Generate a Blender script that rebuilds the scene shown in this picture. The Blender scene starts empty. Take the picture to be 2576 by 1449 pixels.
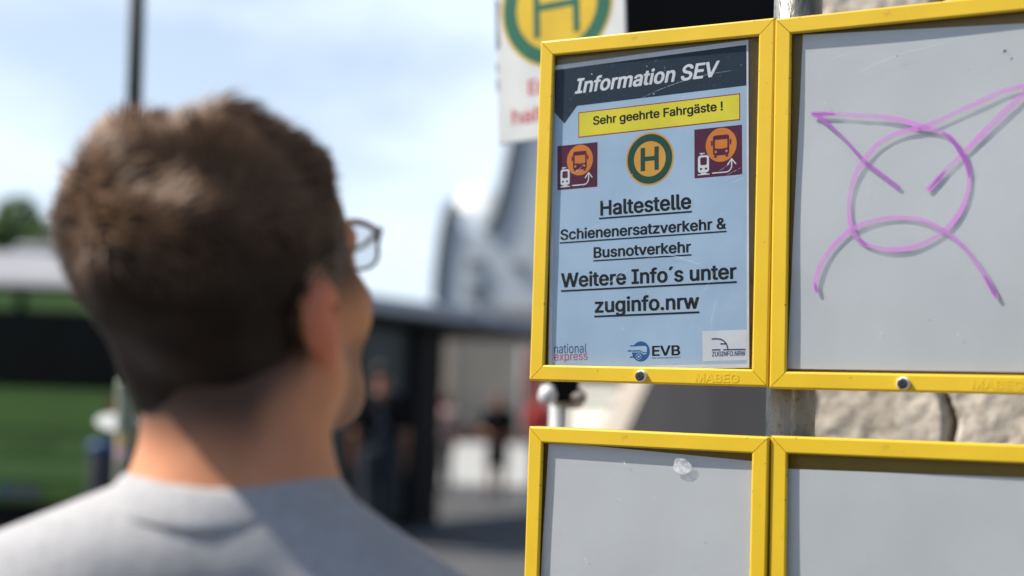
import bpy, math, random
import numpy as np
from mathutils import Matrix, Vector
from mathutils.geometry import tessellate_polygon

random.seed(7)
rng = np.random.default_rng(7)
SC = bpy.context.scene
COL = SC.collection
rad = math.radians

# ------------------------------------------------------------------ camera
F_PX, W_PX = 3598.0, 2576.0
PITCH, ROLL, EYE = rad(4.418), rad(1.979), 1.6
FWD = Vector((0, math.cos(PITCH), math.sin(PITCH)))
_up = Vector((0, -math.sin(PITCH), math.cos(PITCH)))
_rt = Vector((1, 0, 0))
RT = math.cos(ROLL) * _rt + math.sin(ROLL) * _up
UP = -math.sin(ROLL) * _rt + math.cos(ROLL) * _up
cam = bpy.data.cameras.new('camera')
cam_o = bpy.data.objects.new('camera', cam)
COL.objects.link(cam_o)
cam.sensor_width = 36.0
cam.lens = 36.0 * F_PX / W_PX
cam.clip_start, cam.clip_end = 0.05, 3000
cam.dof.use_dof = True
cam.dof.focus_distance = 1.315
cam.dof.aperture_fstop = 2.35
cam.dof.aperture_blades = 0
m = Matrix((RT, UP, -FWD)).transposed().to_4x4()
m.translation = (0, 0, EYE)
cam_o.matrix_world = m
SC.camera = cam_o

def at(x, y, Y):
    """World point on the sight line through a spot of the photograph (2576 px wide), at distance Y."""
    d = FWD + RT * ((x - 1288.0) / F_PX) - UP * ((y - 724.5) / F_PX)
    return Vector((0, 0, EYE)) + d * (Y / d.y)

# ------------------------------------------------------------------ light
SUN_TO = Vector((-0.67, 0.035, 0.74)).normalized()
SUN_EL = math.asin(SUN_TO.z)
SUN_AZ = math.atan2(SUN_TO.x, SUN_TO.y)
world = bpy.data.worlds.new('World')
SC.world = world
world.use_nodes = True
nt = world.node_tree
bg = nt.nodes['Background']
sky = nt.nodes.new('ShaderNodeTexSky')
sky.sky_type = 'NISHITA'
sky.sun_disc = False
sky.sun_elevation = SUN_EL
sky.sun_rotation = SUN_AZ % (2 * math.pi)
sky.air_density, sky.dust_density, sky.ozone_density = 1.0, 1.2, 1.6
tc = nt.nodes.new('ShaderNodeTexCoord')
mp = nt.nodes.new('ShaderNodeMapping')
mp.inputs['Scale'].default_value = (1.0, 1.0, 3.2)
mp.inputs['Rotation'].default_value = (0.12, 0.10, 0.5)
mp.inputs['Location'].default_value = (3.1, 0.4, 1.7)
nz = nt.nodes.new('ShaderNodeTexNoise')
nz.inputs['Scale'].default_value = 3.4
nz.inputs['Detail'].default_value = 7
nz.inputs['Roughness'].default_value = 0.52
nz.inputs['Distortion'].default_value = 0.35
rp = nt.nodes.new('ShaderNodeValToRGB')
rp.color_ramp.elements[0].position = 0.34
rp.color_ramp.elements[0].color = (0.5, 0.5, 0.5, 1)
rp.color_ramp.elements[1].position = 0.56
rp.color_ramp.elements[1].color = (1, 1, 1, 1)
mx = nt.nodes.new('ShaderNodeMixRGB')
sx = nt.nodes.new('ShaderNodeSeparateXYZ')
mr = nt.nodes.new('ShaderNodeMapRange')
mr.inputs['From Min'].default_value = 0.02
mr.inputs['From Max'].default_value = 0.45
cm = nt.nodes.new('ShaderNodeMixRGB')
cm.inputs['Color1'].default_value = (6.9, 7.9, 9.0, 1)
cm.inputs['Color2'].default_value = (5.3, 6.3, 7.6, 1)
nt.links.new(tc.outputs['Generated'], sx.inputs[0])
nt.links.new(sx.outputs['Z'], mr.inputs['Value'])
nt.links.new(mr.outputs[0], cm.inputs['Fac'])
nt.links.new(cm.outputs[0], mx.inputs['Color2'])
nt.links.new(tc.outputs['Generated'], mp.inputs['Vector'])
nt.links.new(mp.outputs[0], nz.inputs['Vector'])
nt.links.new(nz.outputs[0], rp.inputs['Fac'])
m3 = nt.nodes.new('ShaderNodeMapRange')          # cloud thinned overhead, out of view, to weaken the fill light
m3.inputs['From Min'].default_value = 0.30
m3.inputs['From Max'].default_value = 0.75
m3.inputs['To Min'].default_value = 1.0
m3.inputs['To Max'].default_value = 0.12
m4 = nt.nodes.new('ShaderNodeMath'); m4.operation = 'MULTIPLY'
nt.links.new(rp.outputs[0], m4.inputs[0])
nt.links.new(m3.outputs[0], m4.inputs[1])
m5 = nt.nodes.new('ShaderNodeMapRange')          # unseen cloud behind the camera cleared to darken fill and pane reflections
m5.inputs['From Min'].default_value = -0.25
m5.inputs['From Max'].default_value = 0.30
m5.inputs['To Min'].default_value = 0.0
m5.inputs['To Max'].default_value = 1.0
m6 = nt.nodes.new('ShaderNodeMath'); m6.operation = 'MULTIPLY'
nt.links.new(sx.outputs['Y'], m5.inputs['Value'])
nt.links.new(m4.outputs[0], m6.inputs[0])
nt.links.new(m5.outputs[0], m6.inputs[1])
nt.links.new(m6.outputs[0], mx.inputs['Fac'])
nt.links.new(sx.outputs['Z'], m3.inputs['Value'])
nt.links.new(sky.outputs[0], mx.inputs['Color1'])
nt.links.new(mx.outputs[0], bg.inputs['Color'])
bg.inputs['Strength'].default_value = 0.1
sun = bpy.data.lights.new('sun', 'SUN')
sun.energy = 4.9
sun.angle = rad(0.53)
sun.color = (1.0, 0.95, 0.87)
sun_o = bpy.data.objects.new('sun', sun)
COL.objects.link(sun_o)
sun_o.rotation_euler = SUN_TO.to_track_quat('Z', 'Y').to_euler()
SC.view_settings.view_transform = 'Standard'
SC.view_settings.look = 'None'
SC.view_settings.exposure = 0.55
SC.view_settings.gamma = 1.0
SC.cycles.use_denoising = True
SC.cycles.max_bounces = 10
SC.cycles.transparent_max_bounces = 24

# ------------------------------------------------------------------ materials
def mat(name, c1, c2=None, rough=0.6, scale=20.0, bump=0.0, bscale=None, metal=0.0, sss=0.0, spec=0.5,
        stretch=(1, 1, 1), detail=5, lo=0.35, hi=0.65, sssr=(0.012, 0.004, 0.002), coat=0.0):
    m = bpy.data.materials.new(name)
    m.use_nodes = True
    n = m.node_tree
    b = n.nodes['Principled BSDF']
    b.inputs['Roughness'].default_value = rough
    b.inputs['Metallic'].default_value = metal
    b.inputs['Specular IOR Level'].default_value = spec
    b.inputs['Coat Weight'].default_value = coat
    if sss:
        b.inputs['Subsurface Weight'].default_value = sss
        b.inputs['Subsurface Radius'].default_value = sssr
        b.inputs['Subsurface Scale'].default_value = 1.0
    c2 = c2 or tuple(c * 0.85 for c in c1)
    t = n.nodes.new('ShaderNodeTexCoord')
    mpn = n.nodes.new('ShaderNodeMapping')
    mpn.inputs['Scale'].default_value = stretch
    n.links.new(t.outputs['Object'], mpn.inputs[0])
    z = n.nodes.new('ShaderNodeTexNoise')
    z.inputs['Scale'].default_value = scale
    z.inputs['Detail'].default_value = detail
    n.links.new(mpn.outputs[0], z.inputs['Vector'])
    r = n.nodes.new('ShaderNodeValToRGB')
    r.color_ramp.elements[0].position = lo
    r.color_ramp.elements[1].position = hi
    r.color_ramp.elements[0].color = (*c1, 1)
    r.color_ramp.elements[1].color = (*c2, 1)
    n.links.new(z.outputs[0], r.inputs[0])
    n.links.new(r.outputs[0], b.inputs['Base Color'])
    if bump:
        z2 = n.nodes.new('ShaderNodeTexNoise')
        z2.inputs['Scale'].default_value = bscale or scale * 3
        z2.inputs['Detail'].default_value = 6
        n.links.new(mpn.outputs[0], z2.inputs['Vector'])
        bp = n.nodes.new('ShaderNodeBump')
        bp.inputs['Strength'].default_value = bump
        bp.inputs['Distance'].default_value = 0.01
        n.links.new(z2.outputs[0], bp.inputs['Height'])
        n.links.new(bp.outputs[0], b.inputs['Normal'])
    m['bsdf'] = 'Principled BSDF'
    return m

def add_specks(m, colour, scale, thresh, amount=1.0):
    """Small dust or scratch specks of their own colour over a material's base colour."""
    n = m.node_tree
    b = n.nodes['Principled BSDF']
    src = b.inputs['Base Color'].links[0].from_socket
    t = n.nodes.new('ShaderNodeTexCoord')
    v = n.nodes.new('ShaderNodeTexNoise')
    v.inputs['Scale'].default_value = scale
    v.inputs['Detail'].default_value = 2
    n.links.new(t.outputs['Object'], v.inputs['Vector'])
    r = n.nodes.new('ShaderNodeValToRGB')
    r.color_ramp.elements[0].position = thresh
    r.color_ramp.elements[1].position = thresh + 0.05
    r.color_ramp.elements[1].color = (amount, amount, amount, 1)
    mx = n.nodes.new('ShaderNodeMixRGB')
    mx.inputs['Color2'].default_value = (*colour, 1)
    n.links.new(v.outputs[0], r.inputs[0])
    n.links.new(r.outputs[0], mx.inputs['Fac'])
    n.links.new(src, mx.inputs['Color1'])
    n.links.new(mx.outputs[0], b.inputs['Base Color'])
    return m

def clear_mat(name, tint=(0.98, 0.99, 0.98), rough=0.04, ior=1.45, haze=0.0, haze_scale=60, haze_lo=0.55, haze_hi=0.8):
    """Thin clear sheet: sees through, mirrors by angle, carries a little dust and scuffing."""
    m = bpy.data.materials.new(name)
    m.use_nodes = True
    n = m.node_tree
    out = n.nodes['Material Output']
    n.nodes.remove(n.nodes['Principled BSDF'])
    tr = n.nodes.new('ShaderNodeBsdfTransparent')
    tr.inputs[0].default_value = (*tint, 1)
    gl = n.nodes.new('ShaderNodeBsdfGlossy')
    gl.inputs['Roughness'].default_value = rough
    lw = n.nodes.new('ShaderNodeLayerWeight')
    lw.inputs['Blend'].default_value = 0.5
    pw = n.nodes.new('ShaderNodeMath'); pw.operation = 'POWER'; pw.inputs[1].default_value = 5.0
    f0 = ((ior - 1) / (ior + 1)) ** 2
    fr = n.nodes.new('ShaderNodeMath'); fr.operation = 'MULTIPLY_ADD'
    fr.inputs[1].default_value = 1 - f0; fr.inputs[2].default_value = f0
    n.links.new(lw.outputs['Facing'], pw.inputs[0])
    n.links.new(pw.outputs[0], fr.inputs[0])
    mxx = n.nodes.new('ShaderNodeMixShader')
    n.links.new(fr.outputs[0], mxx.inputs[0])
    n.links.new(tr.outputs[0], mxx.inputs[1])
    n.links.new(gl.outputs[0], mxx.inputs[2])
    last = mxx.outputs[0]
    if haze:
        df = n.nodes.new('ShaderNodeBsdfDiffuse')
        df.inputs[0].default_value = (0.8, 0.8, 0.8, 1)
        t = n.nodes.new('ShaderNodeTexCoord')
        z = n.nodes.new('ShaderNodeTexNoise')
        z.inputs['Scale'].default_value = haze_scale
        z.inputs['Detail'].default_value = 9
        z.inputs['Roughness'].default_value = 0.7
        n.links.new(t.outputs['Object'], z.inputs['Vector'])
        r = n.nodes.new('ShaderNodeMapRange')
        r.inputs['From Min'].default_value = haze_lo
        r.inputs['From Max'].default_value = haze_hi
        r.inputs['To Min'].default_value = 0.0
        r.inputs['To Max'].default_value = haze
        n.links.new(z.outputs[0], r.inputs['Value'])
        m2 = n.nodes.new('ShaderNodeMixShader')
        n.links.new(r.outputs[0], m2.inputs[0])
        n.links.new(last, m2.inputs[1])
        n.links.new(df.outputs[0], m2.inputs[2])
        last = m2.outputs[0]
    n.links.new(last, out.inputs['Surface'])
    return m

def sheer_mat(name, colour, cover, rough=0.5, scale=90, vary=0.2):
    """Ink that lets part of what lies behind it show through."""
    m = bpy.data.materials.new(name)
    m.use_nodes = True
    n = m.node_tree
    b = n.nodes['Principled BSDF']
    b.inputs['Base Color'].default_value = (*colour, 1)
    b.inputs['Roughness'].default_value = rough
    t = n.nodes.new('ShaderNodeTexCoord')
    z = n.nodes.new('ShaderNodeTexNoise')
    z.inputs['Scale'].default_value = scale
    n.links.new(t.outputs['Object'], z.inputs['Vector'])
    r = n.nodes.new('ShaderNodeMapRange')
    r.inputs['From Min'].default_value = 0.3
    r.inputs['From Max'].default_value = 0.7
    r.inputs['To Min'].default_value = cover - vary
    r.inputs['To Max'].default_value = cover + vary
    n.links.new(z.outputs[0], r.inputs['Value'])
    n.links.new(r.outputs[0], b.inputs['Alpha'])
    return m

# ------------------------------------------------------------------ objects
def tag(o, label=None, cat=None, group=None, kind=None):
    if label: o['label'] = label
    if cat: o['category'] = cat
    if group: o['group'] = group
    if kind: o['kind'] = kind
    return o

def thing(name, label, cat, loc=(0, 0, 0), rot=None, group=None):
    o = bpy.data.objects.new(name, None)
    COL.objects.link(o)
    o.location = loc
    o.empty_display_size = 0.1
    if rot is not None:
        o.rotation_euler = rot
    return tag(o, label, cat, group)

def mesh_obj(name, verts, faces, material, parent=None, smooth=False, label=None):
    me = bpy.data.meshes.new(name)
    me.from_pydata([tuple(v) for v in verts], [], [tuple(int(i) for i in f) for f in faces])
    me.update()
    if smooth:
        me.polygons.foreach_set('use_smooth', [True] * len(me.polygons))
    mats = material if isinstance(material, (list, tuple)) else [material]
    for q in mats:
        me.materials.append(q)
    o = bpy.data.objects.new(name, me)
    COL.objects.link(o)
    if parent is not None:
        o.parent = parent
    if label:
        o['label'] = label
    return o

class MB:
    """Collects boxes, tubes and sheets into one mesh."""
    def __init__(s, origin=(0, 0, 0)):
        s.v, s.f, s.o = [], [], Vector(origin)
    def add(s, vs, fs):
        k = len(s.v)
        s.v += [Vector(v) - s.o for v in vs]
        s.f += [[i + k for i in f] for f in fs]
        return s
    def box(s, a, b):
        (x0, y0, z0), (x1, y1, z1) = a, b
        vs = [(x0, y0, z0), (x1, y0, z0), (x1, y1, z0), (x0, y1, z0), (x0, y0, z1), (x1, y0, z1), (x1, y1, z1), (x0, y1, z1)]
        return s.add(vs, [(0, 3, 2, 1), (4, 5, 6, 7), (0, 1, 5, 4), (1, 2, 6, 5), (2, 3, 7, 6), (3, 0, 4, 7)])
    def rbox(s, a, b, r):
        """Box with bevelled edges (12 chamfers by an inflated-octagon profile along z)."""
        (x0, y0, z0), (x1, y1, z1) = a, b
        def ring(z, i):
            return [(x0 + r + i, y0 + i, z), (x1 - r - i, y0 + i, z), (x1 - i, y0 + r + i, z), (x1 - i, y1 - r - i, z),
                    (x1 - r - i, y1 - i, z), (x0 + r + i, y1 - i, z), (x0 + i, y1 - r - i, z), (x0 + i, y0 + r + i, z)]
        R = [ring(z0, r * 0.7), ring(z0 + r, 0), ring(z1 - r, 0), ring(z1, r * 0.7)]
        return s.loft(R, caps=True)
    def loft(s, rings, caps=False, closed=True):
        n = len(rings[0]); vs = [p for r in rings for p in r]; fs = []
        for k in range(len(rings) - 1):
            for i in range(n if closed else n - 1):
                j = (i + 1) % n
                fs.append((k * n + i, k * n + j, (k + 1) * n + j, (k + 1) * n + i))
        if caps:
            fs.append(tuple(reversed(range(n))))
            fs.append(tuple((len(rings) - 1) * n + i for i in range(n)))
        return s.add(vs, fs)
    def tube(s, pts, r, n=12, caps=True):
        pts = [Vector(p) for p in pts]
        rr = r if isinstance(r, (list, tuple)) else [r] * len(pts)
        rings = []
        for i, p in enumerate(pts):
            d = (pts[min(i + 1, len(pts) - 1)] - pts[max(i - 1, 0)]).normalized()
            a = d.cross(Vector((0, 0, 1)) if abs(d.z) < 0.9 else Vector((1, 0, 0))).normalized()
            b = d.cross(a)
            rings.append([p + (a * math.cos(t) - b * math.sin(t)) * rr[i] for t in [2 * math.pi * k / n for k in range(n)]])
        return s.loft(rings, caps)
    def lathe(s, prof, c, n=24, axis='z'):
        c = Vector(c); rings = []
        for (r, h) in prof:
            R = []
            for k in range(n):
                t = 2 * math.pi * k / n
                p = (r * math.cos(t), r * math.sin(t), h) if axis == 'z' else (r * math.cos(t), h, -r * math.sin(t))
                R.append(c + Vector(p))
            rings.append(R)
        return s.loft(rings, True)
    def prism(s, poly, fn, caps=True):
        """poly: 2D outline; fn(x, y, side) -> world point for side 0 and 1."""
        n = len(poly)
        vs = [fn(x, y, 0) for x, y in poly] + [fn(x, y, 1) for x, y in poly]
        fs = [(i, (i + 1) % n, n + (i + 1) % n, n + i) for i in range(n)]
        tris = tessellate_polygon([[Vector((x, y, 0)) for x, y in poly]])
        fs += [tuple(t) for t in tris] + [tuple(n + i for i in reversed(t)) for t in tris]
        return s.add(vs, fs)
    def build(s, name, material, parent=None, smooth=False, label=None, bevel=0.0):
        o = mesh_obj(name, s.v, s.f, material, parent, smooth, label)
        if bevel:
            b = o.modifiers.new('edge', 'BEVEL'); b.width = bevel; b.segments = 2; b.limit_method = 'ANGLE'
        return o

def struct(name, mb, material, smooth=False):
    return tag(mb.build(name, material, None, smooth), kind='structure')

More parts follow.
